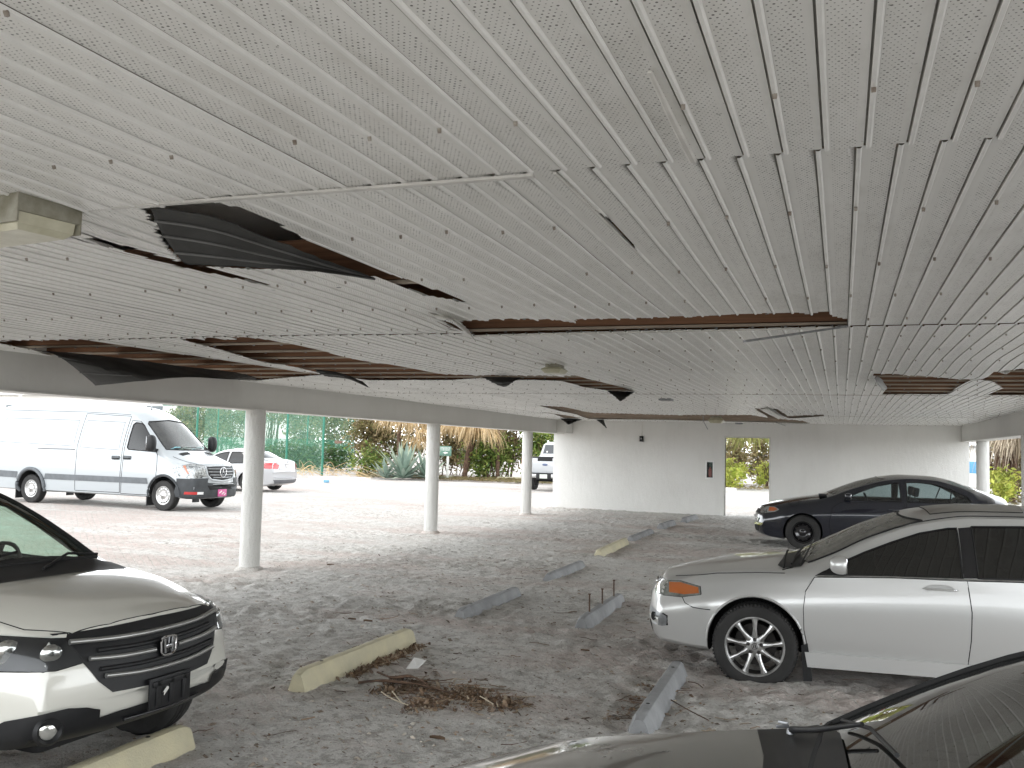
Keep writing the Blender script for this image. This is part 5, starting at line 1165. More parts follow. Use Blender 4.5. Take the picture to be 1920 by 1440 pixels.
def near_car():
    mt = {'paint': paint('olive_grey_paint', (.11, .109, .10), .55, .24, 1., .10)}
    s = sedan_spec(kf=.36, zt=[(.93, .46), (.92, .56), (.89, .66), (.85, .74), (.80, .79), (.75, 2), (0, 2), (-3.45, 2), (-3.62, 2), (-3.66, 1.07), (-3.70, .93), (-3.73, .70)],
      zc=[(.93, .79), (.80, .82), (.6, .875), (.3, .935), (0, .98), (-.2, 1.0), (-.33, 1.02), (-.47, 1.10), (-.75, 1.255), (-1.05, 1.385), (-1.4, 1.46), (-1.9, 1.48), (-2.3, 1.455), (-2.6, 1.405), (-2.9, 1.30), (-3.2, 1.165), (-3.3, 1.135), (-3.5, 1.11), (-3.66, 1.08), (-3.73, 1.0)],
      ze=[(.93, .70), (.7, .795), (.3, .90), (0, .95), (-.25, .985), (-.38, 1.0), (-.58, 1.105), (-.88, 1.255), (-1.25, 1.365), (-1.7, 1.41), (-2.2, 1.39), (-2.55, 1.335), (-2.85, 1.21), (-3.1, 1.07), (-3.3, 1.03), (-3.73, .98)])
    c = Car(s, 'dark_grey_sedan', 'glossy dark olive grey car whose hood and windscreen fill the lower right corner', NEAR[:2], NEAR[2], mt, z=NEAR[3]); c.up = 1
    arch_cut(c, 0, .365, .335, .5); arch_cut(c, -2.67, .365, .335, .5); c.hollow(-3.1, -.5, .36)
    FW = [(-.66, .96), (-.80, 1.04), (-1.0, 1.15), (-1.2, 1.235), (-1.4, 1.295), (-1.6, 1.335), (-1.74, 1.345), (-1.76, .965)]
    RW = [(-1.835, 1.35), (-2.0, 1.355), (-2.2, 1.345), (-2.4, 1.31), (-2.6, 1.235), (-2.78, 1.13), (-2.88, 1.03), (-2.86, .985), (-1.855, .97)]
    WS = [(-.67, 1.035), (-.64, 1.14), (-.57, 1.35), (-.52, 1.385), (0, 1.42), (.52, 1.385), (.57, 1.35), (.64, 1.14), (.67, 1.035), (.4, 1.055), (0, 1.06), (-.4, 1.055)]
    RWD = [(-.52, 1.34), (0, 1.38), (.52, 1.34), (.58, 1.18), (0, 1.19), (-.58, 1.18)]
    for d in 'LR': c.window(d, FW); c.window(d, RW)
    c.window('F', WS, (-1.6, .3)); c.window('B', RWD, (-4, -2.55)); c.done()
    gl = glass('near_windscreen', (.16, .19, .17), 2.1, .03); g2 = glass('near_side_glass', (.3, .34, .31), 1.5, .04)
    for d in 'LR':
        for q in (FW, RW): c.patch('side_window', d, q, -.004, g2, grid=.1); c.line('window_seal', d, q, .008, M['black'], closed=True)
    c.patch('windscreen', 'F', WS, -.003, gl, grid=.05); c.patch('rear_window', 'B', RWD, -.003, g2, grid=.1)
    c.line('windscreen_seal', 'F', WS, .010, M['gap'], closed=True)
    HD = [(.66, -.46), (.72, 0), (.66, .46), (.45, .60), (.2, .645), (-.1, .665), (-.25, .655), (-.30, .4), (-.32, 0), (-.30, -.4), (-.25, -.655), (-.1, -.665), (.2, -.645), (.45, -.60)]
    o = c.patch('hood', 'T', HD, .004, mt['paint'], grid=.05, sub=3); c.line('hood_gap', 'T', HD, .005, M['gap'], o, closed=True, off=-.001)
    CW = [(-.25, .69), (-.29, .4), (-.31, 0), (-.29, -.4), (-.25, -.69), (-.41, -.72), (-.47, -.4), (-.49, 0), (-.47, .4), (-.41, .72)]
    c.patch('cowl_cover', 'T', CW, .006, M['black'], grid=.05)
    for k, (y0, y1) in enumerate(((-.60, .02), (.0, .62))):
        m = MB(); a = c.hit('T', -.35, y0, .022)
        m.tube([a, c.hit('T', -.43, y0+.18, .03), c.hit('T', -.53, (y0+y1)/2+.04, .03)], [.009, .007, .005], 8)
        m.tube([c.hit('T', -.48, y0+.10, .015), c.hit('T', -.54, (y0+y1)/2+.05, .018), c.hit('T', -.58, y1, .012)], .005, 6)
        o = m.build('wiper', M['black'], c.root, 50)
        m = MB(); m.lathe([(0, .016), (.010, .015), (.012, .0)], 12, Matrix.Translation(a-Vector((0, 0, .01)))); m.bbox(a+Vector((.02, .02, .012)), (.035, .007, .009), .002, M=Matrix.Rotation(R(25), 3, 'Z')); m.bbox(a+Vector((.02, -.015, .012)), (.028, .006, .008), .002, M=Matrix.Rotation(R(-20), 3, 'Z')); m.build('wiper_cap', M['steel'], o)
    for sg, d in ((1, 'L'), (-1, 'R')):
        HL = [(.42, .75), (.48, .80), (.68, .79), (.86, .72), (.86, .64), (.6, .66)]
        c.patch('headlight', d, HL, .004, pm('headlight_grey', (.4, .41, .40), .15, .5, coat=1), grid=.04)
        c.line('door_gap', d, [(-.44, .22), (-.42, .6), (-.47, .85), (-.6, .94)], .004, M['gap'])
    c.patch('grille', 'F', [(-.40, .745), (.40, .745), (.34, .60), (-.34, .60)], .004, M['black'], grid=.05)
    mirror(c, -.80, .80, 1.0, 1, mt['paint'])
    m = MB(); m.add([(-.98, -.36, 1.10), (-.93, -.22, 1.09), (-.95, -.20, 1.20), (-1.0, -.30, 1.22)], [(0, 1, 2, 3)]); m.build('reflection_sheet', pm('pale_reflection', (.55, .65, .60), .6), c.root, 0)  # pale green sheet stands in for the outdoors reflected in the windscreen
    seats(c, -1.6, -2.5, .36); dash(c, -.86, .99)
    for x in (0, -2.67):
        for sg in (1, -1): wheel(c, x, sg*.765, .32, .215, .21, 'five')
    return c
TSX = (-.655, 8.45, R(180+1.5), -.075); CIV = (-.72, 19.2, R(180+3), -.03); SUV = (-4.03, 4.04, R(-2.8), -.035); NEAR = (-.47, 2.06, R(180), -.02)
# ------------------------------------------------------------------ vehicles out in the lot
def tube_on(c, name, d, pts, r, mat, par=None, o_=.01, n=6):
    m = MB(); m.tube([c.hit(d, a, b, o_) for a, b in pts], r, n); return m.build(name, mat, par or c.root, 60)
def white_van():
    mt = {'paint': paint('white_van_paint', (.37, .395, .41), 0, .25, .9, .10)}
    s = mkspec(cat='van', W=.97, wz=.345, bow=1.6, pc=3.2, tc=.03, kf=.34, pf=3., wf0=-.1, kr=.06, pr=6., wr0=-5.6, xf=.98, xr=-5.97, cf=.2, cb=-5.7,
      zt=[(.98, .62), (.975, .72), (.965, .82), (.945, .93), (.915, 1.02), (.88, 1.08), (.84, 9), (0, 9), (-5.85, 9), (-5.90, 2.3), (-5.94, 1.9), (-5.97, 1.1)],
      zb=[(.98, .50), (.97, .38), (.93, .31), (.86, .27), (.5, .26), (0, .26), (-5.7, .32), (-5.97, .5)],
      zc=[(.98, 1.08), (.85, 1.12), (.6, 1.20), (.3, 1.30), (.12, 1.37), (-.1, 1.53), (-.4, 1.80), (-.7, 2.06), (-.95, 2.24), (-1.25, 2.37), (-1.7, 2.46), (-2.5, 2.50), (-5.5, 2.49), (-5.85, 2.45), (-5.97, 2.35)],
      ye=[(.98, .60), (.7, .74), (.3, .82), (0, .85), (-.4, .81), (-.9, .74), (-1.4, .69), (-2, .68), (-5.8, .67), (-5.97, .64)],
      ze=[(.98, 1.04), (.7, 1.12), (.3, 1.20), (0, 1.29), (-.2, 1.42), (-.55, 1.72), (-.9, 2.01), (-1.25, 2.21), (-1.7, 2.33), (-5.7, 2.36), (-5.97, 2.25)],
      yb=[(.98, .74), (.6, .88), (.2, .93), (-.3, .94), (-5.7, .945), (-5.97, .92)],
      zbelt=[(.98, .90), (.5, 1.03), (0, 1.18), (-.5, 1.34), (-1.3, 1.40), (-5.97, 1.45)],
      ym=[(.98, .80), (.6, .93), (.2, .965), (-5.8, .965), (-5.97, .94)], zm=[(.98, .65), (.3, .75), (-5.97, .8)],
      ys=[(.98, .78), (.6, .90), (.2, .94), (-5.8, .94), (-5.97, .9)], zs=[(.98, .33), (.4, .31), (-5.97, .33)])
    c = Car(s, 'white_van', 'long white cargo van with a grey side strip, outside beyond the nearest left column', VAN[:2], VAN[2], mt, z=VAN[3]); c.up = 1; c.root.scale = (1, 1, 1.03)
    XR_ = -4.325
    arch_cut(c, 0, .43, .36, .55); arch_cut(c, XR_, .45, .37, .55); c.hollow(-1.6, .05, .7)
    DW = [(-.27, 1.36), (-.45, 1.56), (-.66, 1.78), (-.86, 1.97), (-.95, 2.03), (-1.12, 2.05), (-1.18, 2.0), (-1.20, 1.45), (-1.15, 1.40)]
    WS = [(-.76, 1.42), (-.66, 2.02), (-.60, 2.08), (0, 2.13), (.60, 2.08), (.66, 2.02), (.76, 1.42), (.4, 1.41), (0, 1.41), (-.4, 1.41)]
    for d in 'LR': c.window(d, DW)
    c.window('F', WS, (-1.1, .5)); c.done()
    gl = glass('van_side_glass', (.10, .11, .12), 1.45, .02); wg = glass('van_windscreen', (.72, .85, .88), 1.7, .25)
    GREY = pm('grey_side_strip', (.12, .13, .14), .6, 0, .15, 6); BUMP = pm('grey_black_bumper', (.045, .05, .055), .6, 0, .2, 6)
    for d in 'LR':
        sg = 1 if d == 'L' else -1
        o = c.patch('side_window', d, DW, -.004, gl, grid=.1); c.line('window_bar', d, [(-.62, 1.73), (-.62, 1.37)], .018, M['black'], o); c.line('window_seal', d, DW, .014, M['black'], closed=True)
        fd = [(-.30, .34), (-.24, .6), (-.22, 1.0), (-.24, 1.30), (-.5, 1.62), (-.85, 1.98), (-1.0, 2.08), (-1.25, 2.10), (-1.28, 1.4), (-1.32, .34)]
        c.line('door_gap', d, fd, .007, M['gap'], closed=True)
        sd = [(-1.36, .36), (-1.34, 1.4), (-1.32, 2.20), (-2.78, 2.25), (-2.82, 1.4), (-2.82, .36)]
        c.line('door_gap', d, sd, .007, M['gap'], closed=True)
        c.line('body_crease', d, [(-1.35, 2.24), (-2.8, 2.29), (-5.7, 2.32)], .008, GREY)
        c.line('body_crease', d, [(-1.5, 1.28), (-2.7, 1.30)], .008, mt['paint'], off=-.002); c.line('body_crease', d, [(-2.9, 1.24), (-5.8, 1.28)], .008, mt['paint'], off=-.002)
        for pl in ([(-1.45, 2.05), (-2.68, 2.08), (-2.72, 2.0), (-2.72, 1.42), (-1.45, 1.38)], [(-2.95, 2.08), (-5.5, 2.11), (-5.6, 2.0), (-5.6, 1.50), (-2.95, 1.44)]): c.line('panel_emboss', d, pl, .009, GREY, closed=True, off=-.005)
        m = MB(); pts = [c.hit(d, x, 1.36+.004*x*0, .004) for x in (-2.90, -3.3, -3.7, -4.15)]; m.tube(pts, .022, 6, flat=.6); m.build('door_track', pm('track_grey', (.16, .16, .17), .5), c.root)
        for pl in ([(-.46, .60), (-.50, .74), (-3.83, .74), (-3.86, .60)], [(-4.82, .60), (-4.80, .76), (-5.9, .78), (-5.9, .62)]): c.patch('side_strip', d, pl, .010, GREY, grid=.1)
        for (hx, hz) in ((-1.16, 1.18), (-1.52, 1.17)):
            q = c.hit(d, hx, hz, .022); m = MB(); m.bbox(q, (.20, .03, .035), .01); m.build('door_handle', M['black'], c.root)
            m = MB(); m.bbox(q+Vector((0, -sg*.012, .02)), (.24, .01, .09), .02); m.build('handle_cup', GREY, c.root)
        # arch flare and flaps
        for xw, r_ in ((XR_, .475),):
            pts = [c.hit(d, xw+r_*math.cos(R(a)), .37+r_*math.sin(R(a)), .02) for a in range(-12, 193, 8)]
            m = MB(); m.tube(pts, .045, 7); m.build('arch_flare', GREY, c.root, 60)
        pts = [c.hit(d, .46*math.cos(R(a)), .36+.46*math.sin(R(a)), .008) for a in range(0, 193, 8)]
        m = MB(); m.tube(pts, .028, 7); m.build('arch_flare', BUMP, c.root, 60)
        for xx in (-.50, XR_-.53): m = MB(); m.box((xx, sg*.82, .30), (.03, .24, .42)); m.build('mud_flap', M['black'], c.root)
        # lamps
        HL = [(.46, 1.06), (.60, 1.10), (.80, 1.085), (.93, 1.0), (.93, .82), (.80, .79), (.66, .82), (.56, .93)]
        o = c.patch('headlight', d, HL, .006, pm('van_headlight', (.55, .56, .55), .15, .5, .4, 16, coat=1), grid=.05); c.line('lamp_seal', d, HL, .006, M['gap'], o, closed=True)
        c.patch('indicator', d, [(.475, 1.05), (.53, 1.06), (.66, .86), (.62, .86)], .012, pm('van_amber', (.42, .13, .05), .3, coat=1), o, grid=.05)
        HF = [(sg*.56, 1.0), (sg*.70, 1.05), (sg*.84, 1.06), (sg*.93, 1.02), (sg*.93, .80), (sg*.80, .76), (sg*.62, .78)]
        o = c.patch('headlight', 'F', HF, .007, pm('van_headlight_front', (.50, .52, .52), .12, .6, .5, 20, coat=1), grid=.05)
        c.patch('bumper_corner', d, [(.40, .34), (.42, .60), (.50, .72), (.70, .76), (.93, .77), (.94, .32), (.6, .29)], .012, BUMP, grid=.05)
        mirror(c, -.30, .90, 1.42, sg, M['black'], .22, .40, .16, .10) if sg > 0 else mirror(c, -.30, -.90, 1.42, sg, M['black'], .22, .40, .16, .10)
    c.patch('bumper', 'F', [(-.93, .76), (-.62, .74), (-.45, .66), (0, .63), (.45, .66), (.62, .74), (.93, .76), (.93, .33), (.6, .28), (0, .27), (-.6, .28), (-.93, .33)], .013, BUMP, grid=.05)
    c.patch('air_intake', 'F', [(-.50, .60), (.50, .60), (.42, .50), (-.42, .50)], .02, M['gap'], grid=.06)
    G = [(-.47, 1.03), (-.2, 1.045), (.2, 1.045), (.47, 1.03), (.45, .84), (.36, .76), (0, .72), (-.36, .76), (-.45, .84)]
    g = c.patch('grille', 'F', G, .010, M['black'], grid=.05); c.line('grille_surround', 'F', [(-.50, 1.05), (-.48, .83), (-.38, .735), (0, .69), (.38, .735), (.48, .83), (.50, 1.05)], .022, mt['paint'], g, off=.012)
    for z_, w2 in ((.985, .46), (.915, .45), (.845, .42), (.785, .33)): tube_on(c, 'grille_bar', 'F', [(-w2, z_), (-w2/2, z_-.004), (0, z_-.008), (w2/2, z_-.004), (w2, z_)], .014, M['steel'], g, .02)
    q = c.hit('F', 0, .895, .05); m = MB(); m.tube([q+Vector((0, .115*math.cos(t), .115*math.sin(t))) for t in [2*math.pi*k/28 for k in range(29)]], .012, 6, cap=False)
    for k in range(3):
        a = R(90+120*k); m.tube([q, q+Vector((0, .112*math.cos(a), .112*math.sin(a)))], [.022, .005], 6, flat=.5)
    m.build('star_emblem', M['chrome'], g, 60)
    q = c.hit('F', 0, .42, .026); m = MB(); m.bbox(q, (.010, .32, .17), .004); o = m.build('licence_plate', pm('pink_plate', (.62, .10, .30), .4), c.root)
    m = MB(); 
    for (y, z, a, b) in ((-.07, .02, .11, .03), (0.02, -.01, .10, .028), (.09, -.035, .08, .025)): m.box(q+Vector((.007, y, z)), (.002, a, b), M=Matrix.Rotation(R(28), 3, 'X'))
    m.build('plate_stripe', M['trim'], o, 0)
    for (y0, y1, col) in ((-.86, -.72, (.5, .03, .03)), (-.72, -.58, (.75, .75, .75))): c.patch('reflector_tape', 'F', [(y0, .455), (y1, .455), (y1, .395), (y0, .395)], .022, pm('tape%d' % int(-y0*100), col, .4), grid=.05)
    c.patch('windscreen', 'F', WS, -.003, wg, grid=.1); c.line('windscreen_seal', 'F', WS, .014, M['gap'], closed=True)
    for (a, b) in (((.12, -.62), (.24, -.30)), ((.12, .30), (.24, .62))): c.patch('hood_vent', 'T', [(a[0], a[1]), (b[0], a[1]+.03), (b[0], b[1]+.0), (a[0], b[1])], .006, M['gap'], grid=.06)
    c.line('hood_gap', 'T', [(.84, -.60), (.5, -.74), (.12, -.80)], .006, M['gap']); c.line('hood_gap', 'T', [(.84, .60), (.5, .74), (.12, .80)], .006, M['gap'])
    tube_on(c, 'wiper', 'F', [(-.6, 1.43), (-.1, 1.45), (.35, 1.44)], .012, M['black'], None, .03)
    m = MB(); q = c.hit('T', -1.35, 0, 0); m.tube([q, q+Vector((-.02, 0, .09)), q+Vector((-.06, 0, .30))], [.03, .012, .004], 8); m.build('antenna', M['steel'], c.root)
    for k, (y, a, b, col) in enumerate(((-.45, .2, .12, (.25, .55, .60)), (-.1, .28, .16, (.6, .68, .5)), (.35, .30, .2, (.45, .62, .60)))):
        m = MB(); m.bbox((-.12, y, 1.44), (.16, a, .05), .01, M=Matrix.Rotation(R(-20), 3, 'Y')); m.build('dash_clutter', pm('dash_clutter_%d' % k, col, .6), c.root)
    seats(c, -1.25, -1.30, .95); dash(c, -.30, 1.38, .72)
    m = MB(); m.bbox((-2.2, 0, .44), (3.2, 1.4, .14), .02); m.build('chassis', M['gap'], c.root)
    for x in (0, XR_):
        for sg in (1, -1): wheel(c, x, sg*.84, .352, .215, .22, 'cap')
    return c

def white_sedan():
    mt = {'paint': paint('white_sedan_paint', (.42, .42, .43), 0, .2, 1., .08)}
    c = Car(sedan_spec(), 'white_sedan', 'white sedan seen from behind with a red tail lamp, beyond the nearest left column', WSED[:2], WSED[2], mt, z=0); c.up = 1
    arch_cut(c, 0, .365, .335, .5); arch_cut(c, -2.67, .365, .335, .5); c.hollow(-3.1, -.5, .4)
    FW = [(-.64, .925), (-.80, .995), (-1.0, 1.105), (-1.2, 1.195), (-1.4, 1.265), (-1.6, 1.31), (-1.74, 1.325), (-1.76, .945)]
    RW = [(-1.835, 1.33), (-2.2, 1.33), (-2.4, 1.30), (-2.6, 1.235), (-2.78, 1.13), (-2.88, 1.03), (-2.86, .985), (-1.855, .95)]
    RWD = [(-.52, 1.36), (0, 1.39), (.52, 1.36), (.62, 1.16), (0, 1.17), (-.62, 1.16)]
    for d in 'LR': c.window(d, FW); c.window(d, RW)
    c.window('B', RWD, (-4, -2.5)); c.done(); gl = glass('sedan_glass', (.08, .09, .10), 1.6)
    for d in 'LR':
        sg = 1 if d == 'L' else -1
        for q in (FW, RW): c.patch('side_window', d, q, -.004, gl, grid=.1); c.line('window_seal', d, q, .012, M['black'], closed=True)
        for dr in ([(-.44, .21), (-.45, .78), (-.58, .9), (-1.79, .93), (-1.77, .22)], [(-1.80, .22), (-1.815, .93), (-2.88, .968), (-2.8, .70), (-2.34, .52), (-2.24, .22)]): c.line('door_gap', d, dr, .006, M['gap'], closed=True)
        TL = [(-3.20, .93), (-3.40, .955), (-3.60, .96), (-3.66, .93), (-3.66, .78), (-3.52, .80)]
        o = c.patch('tail_lamp', d, TL, .006, pm('tail_lamp_red', (.50, .015, .02), .2, coat=1), grid=.05)
        c.patch('tail_lamp', 'B', [(sg*.58, .985), (sg*.80, .985), (sg*.87, .96), (sg*.86, .80), (sg*.76, .79), (sg*.60, .90)], .006, pm('tail_lamp_rear', (.50, .02, .025), .2, coat=1), grid=.05)
        mirror(c, -.78, sg*.80, .96, sg, mt['paint'], .18, .13, .1)
        for hx in (-1.6, -2.6): m = MB(); m.bbox(c.hit(d, hx, .84, .02), (.2, .03, .03), .01); m.build('door_handle', mt['paint'], c.root)
    c.patch('rear_window', 'B', RWD, -.003, glass('rear_glass', (.25, .27, .40), 1.7), grid=.1); c.line('window_seal', 'B', RWD, .012, M['gap'], closed=True)
    c.line('trunk_gap', 'B', [(-.60, 1.10), (-.55, .95), (-.48, .76), (.48, .76), (.55, .95), (.60, 1.10)], .006, M['gap'])
    c.patch('lower_bumper', 'B', [(-.72, .42), (.72, .42), (.62, .30), (-.62, .30)], .008, pm('bumper_grey', (.12, .12, .13), .6), grid=.06)
    q = c.hit('B', 0, .87, .012); m = MB(); m.bbox(q, (.012, .30, .15), .004); o = m.build('licence_plate', pm('plate_pale', (.62, .60, .58), .4), c.root)
    m = MB(); m.bbox(q+Vector((-.004, 0, .10)), (.02, .46, .028), .006); m.build('chrome_strip', M['chrome'], c.root)
    q = c.hit('B', 0, 1.03, .008); m = MB(); m.lathe([(.028, 0), (.045, 0), (.045, .008), (.028, .008)], 20, Matrix.Translation(q) @ Matrix.Rotation(R(-90), 4, 'Y') @ Matrix.Diagonal((.75, 1, 1, 1))); m.build('trunk_emblem', M['chrome'], c.root)
    seats(c, -1.55, -2.45, .36); dash(c, -.85, .93)
    for x in (0, -2.67):
        for sg in (1, -1): wheel(c, x, sg*.765, .32, .20, .205, 'five')

class Dummy: pass
def white_pickup():
    W = paint('white_truck_paint', (.42, .43, .44), 0, .22, .9, .08); x, y = PICK
    r = empty('white_pickup', (x, y, 0), R(90), 'white pickup truck seen from behind, half hidden by the end wall', 'pickup truck')
    # local: forward +x, origin at the tailgate, ground
    c = Dummy(); c.root = r; c.s = Dummy(); c.s.wz = .41; c.up = 1
    m = MB(); n = 10
    prof = [(.80, .62), (.96, .66), (1.0, .80), (1.01, 1.05), (.985, 1.28), (.955, 1.385), (.90, 1.40), (.86, 1.38), (.86, .66)]
    for sg in (1, -1): m.prism([(sg*a, b) for a, b in prof], 'x', .02, 5.4)
    m.box((2.7, 0, .74), (5.3, 1.76, .10)); m.box((1.75, 0, 1.0), (.06, 1.75, .7)); b = m.build('bed_side', W, r)
    for xw in (1.15, 4.85):
        cm = MB()
        for sg in (1, -1): cm.lathe([(0, 0), (.50, 0), (.50, .7), (0, .7)], 32, Matrix.Translation((xw, sg*.6, .43)) @ Matrix.Rotation(R(-90*sg), 4, 'X'))
        me = cm.mesh('cut', [W], True); o = bpy.data.objects.new('cut', me); LINK(o); o.matrix_world = r.matrix_world
        bpy.context.view_layer.update(); b2 = b; b.parent = None; b.matrix_world = Matrix.Identity(4); o.matrix_world = Matrix.Identity(4); boolean(b, o); b.parent = r; b.matrix_parent_inverse = Matrix.Identity(4); b.matrix_basis = Matrix.Identity(4)
    m = MB(); m.bbox((-.005, 0, 1.03), (.07, 1.72, .60), .02); t = m.build('tailgate', W, r)
    m = MB(); m.bbox((-.03, 0, 1.355), (.10, 1.66, .05), .015); m.bbox((-.045, 0, 1.27), (.02, .62, .14), .01); m.build('tailgate_trim', M['black'], t)
    m = MB(); m.lathe([(0, .012), (.10, .010), (.115, .0)], 28, Matrix.Translation((-.042, 0, 1.06)) @ Matrix.Rotation(R(-90), 4, 'Y') @ Matrix.Diagonal((.42, 1, 1, 1))); m.build('oval_emblem', pm('oval_blue', (.10, .13, .22), .3), t)
    for sg in (1, -1):
        m = MB(); m.bbox((.005, sg*.93, 1.12), (.08, .12, .36), .02); m.build('tail_lamp', pm('truck_lamp', (.45, .03, .03), .2, coat=1), r)
    m = MB(); m.bbox((-.10, 0, .62), (.20, 1.9, .17), .03); bb = m.build('rear_bumper', M['alloy'], r)
    m = MB(); m.bbox((-.115, 0, .71), (.20, 1.2, .05), .01); m.bbox((-.205, 0, .59), (.02, .62, .2), .01); m.build('bumper_step', M['black'], bb)
    m = MB(); m.bbox((-.22, 0, .60), (.01, .31, .16), .003); m.build('licence_plate', pm('truck_plate', (.62, .66, .60), .4), r)
    for sg in (1, -1): m = MB(); m.bbox((-.205, sg*.76, .62), (.006, .26, .10), .002); m.build('bumper_decal', M['trim'], bb)
    # cab
    cs = [(1.80, .80, 1.36, .86), (1.88, .78, 1.50, .86), (2.02, .70, 1.90, .82), (2.25, .66, 1.98, .0), (3.4, .66, 1.99, 0), (3.9, .68, 1.88, 0), (4.4, .78, 1.45, 0)]
    m = MB(); vs = []
    for (xx, hw, z, _) in cs: vs += [(xx, -.93, 1.30), (xx, -hw-.02, z-.05), (xx, -hw+.1, z), (xx, hw-.1, z), (xx, hw+.02, z-.05), (xx, .93, 1.30)]
    m.add(vs, [(i*6+j, i*6+(j+1) % 6, (i+1)*6+(j+1) % 6, (i+1)*6+j) for i in range(len(cs)-1) for j in range(6)]+[(0, 1, 2, 3, 4, 5), tuple(range(len(vs)-6, len(vs)))[::-1]])
    m.box((3.1, 0, 1.0), (2.6, 1.9, .62)); m.bbox((5.0, 0, 1.02), (1.5, 1.9, .68), .08); m.build('cab', W, r, 25)
    m = MB(); m.add([(1.865, -.70, 1.46), (1.995, -.63, 1.86), (1.995, .63, 1.86), (1.865, .70, 1.46), (1.885, -.70, 1.46), (2.015, -.63, 1.86), (2.015, .63, 1.86), (1.885, .70, 1.46)], [(0, 1, 2, 3), (7, 6, 5, 4), (0, 4, 5, 1), (1, 5, 6, 2), (2, 6, 7, 3), (3, 7, 4, 0)]); rw = m.build('rear_window', pm('truck_glass', (.02, .025, .03), .05, coat=1), r)
    m = MB(); m.add([(1.868, .52, 1.50), (1.90, .48, 1.60), (1.90, .56, 1.60)], [(0, 1, 2)]); m.build('window_sticker', M['trim'], rw, 0)
    for sg in (1, -1): m = MB(); m.bbox((3.9, sg*1.12, 1.45), (.10, .22, .26), .03); m.build('side_mirror', M['black'], r)
    for xw in (1.15, 4.85):
        for sg in (1, -1): wheel(c, xw, sg*.86, .41, .24, .27, 'five')
    m = MB(); m.bbox((2.9, 0, .52), (5.4, .9, .16), .03); m.tube([(1.15, -.7, .41), (1.15, .7, .41)], .06, 8); m.build('chassis', M['gap'], r)

# ------------------------------------------------------------------ plants
L_OLIVE = leafmat('olive_leaves', [(.08, .09, .035), (.14, .145, .055), (.21, .20, .09), (.28, .24, .13), (.13, .11, .06)], .3)
L_BROWN = leafmat('browning_leaves', [(.10, .075, .035), (.20, .15, .07), (.13, .13, .045), (.28, .21, .11), (.07, .08, .03)], .3)
L_GREEN = leafmat('green_leaves', [(.05, .09, .02), (.10, .17, .035), (.17, .24, .05), (.25, .28, .07), (.14, .15, .05)], .35)
L_YEL = leafmat('yellow_green_leaves', [(.22, .28, .05), (.34, .38, .07), (.44, .44, .10), (.18, .20, .05)], .4)
L_DARK = leafmat('hedge_leaves', [(.025, .06, .02), (.05, .10, .03), (.08, .13, .04)], .25)
L_STRAW = leafmat('dry_palm_fronds', [(.46, .33, .17), (.58, .44, .25), (.36, .25, .13), (.62, .50, .32)], .25)
L_GREY = leafmat('grey_palm_fronds', [(.30, .25, .19), (.42, .35, .26), (.22, .18, .13), (.52, .45, .34)], .2)
L_PALM = leafmat('green_palm_fronds', [(.18, .20, .05), (.30, .30, .09), (.12, .15, .04), (.40, .34, .15)], .3)
L_AGAVE = leafmat('agave_leaves', [(.19, .26, .22), (.24, .31, .26), (.15, .21, .18), (.32, .36, .25)], .05, .8, .5)
def leaves(mb, r, c, rad, n, s, clump=.35, k=None):
    """n small leaf quads in clumps inside an ellipsoid"""
    k = k or max(4, n//60); cl = []
    for _ in range(k):
        while True:
            p = Vector((r.uniform(-1, 1), r.uniform(-1, 1), r.uniform(-1, 1)))
            if .1 < p.length < 1: break
        p = p*(.6+.4*p.length)
        cl.append((Vector((c[0]+p.x*rad[0], c[1]+p.y*rad[1], c[2]+p.z*rad[2])), r.uniform(.5, 1.2)))
    for _ in range(n):
        q, w_ = r.choice(cl); p = q+Vector((r.gauss(0, 1), r.gauss(0, 1), r.gauss(0, .8)))*clump*w_
        if p.z < .03: p.z = r.uniform(.03, .3)
        a = Vector((r.gauss(0, 1), r.gauss(0, 1), r.gauss(0, .7))).normalized(); b = a.cross(Vector((r.gauss(0, 1), r.gauss(0, 1), r.gauss(0, 1)))).normalized(); e = s*r.uniform(.6, 1.4)
        mb.add([p-a*e, p+b*e*.45, p+a*e, p-b*e*.45], [(0, 1, 2, 3)])
def bush(px, y, wpx, z0, z1, mat, n, s, lab, cat='bush', group='bushes at the edge of the lot', seed=1, clump=.3, depth=1.2, stems=7, name='bush', k=None):
    r = random.Random(seed); x = atY(px, 880, y).x; hw = abs(atY(px+wpx/2, 880, y).x-x)
    o = empty(name, (x, y, 0), 0, lab, cat, group); mb = MB()
    leaves(mb, r, (0, 0, (z0+z1)/2), (hw, depth, (z1-z0)/2), n, s, clump, k); mb.build('foliage', mat, o, 0, fix=False)
    m = MB()
    for i in range(stems):
        a = Vector((r.uniform(-.3, .3)*hw, r.uniform(-.4, .4), 0)); e = Vector((r.uniform(-.9, .9)*hw, r.uniform(-.6, .6)*depth, z1*r.uniform(.6, .95)))
        md = a.lerp(e, .5)+Vector((r.gauss(0, .15), r.gauss(0, .15), .1)); w_ = .018+.012*z1*r.random()
        m.tube(spline([a, md, e], 4), [w_*(1-.08*q) for q in range(9)], 5)
        for q in range(3): 
            f = md.lerp(e, r.random()); m.tube([f, f+Vector((r.gauss(0, .4), r.gauss(0, .3), r.uniform(.1, .6)))], [.012, .004], 4)
    m.build('stems', M['bark'], o, 60); return o
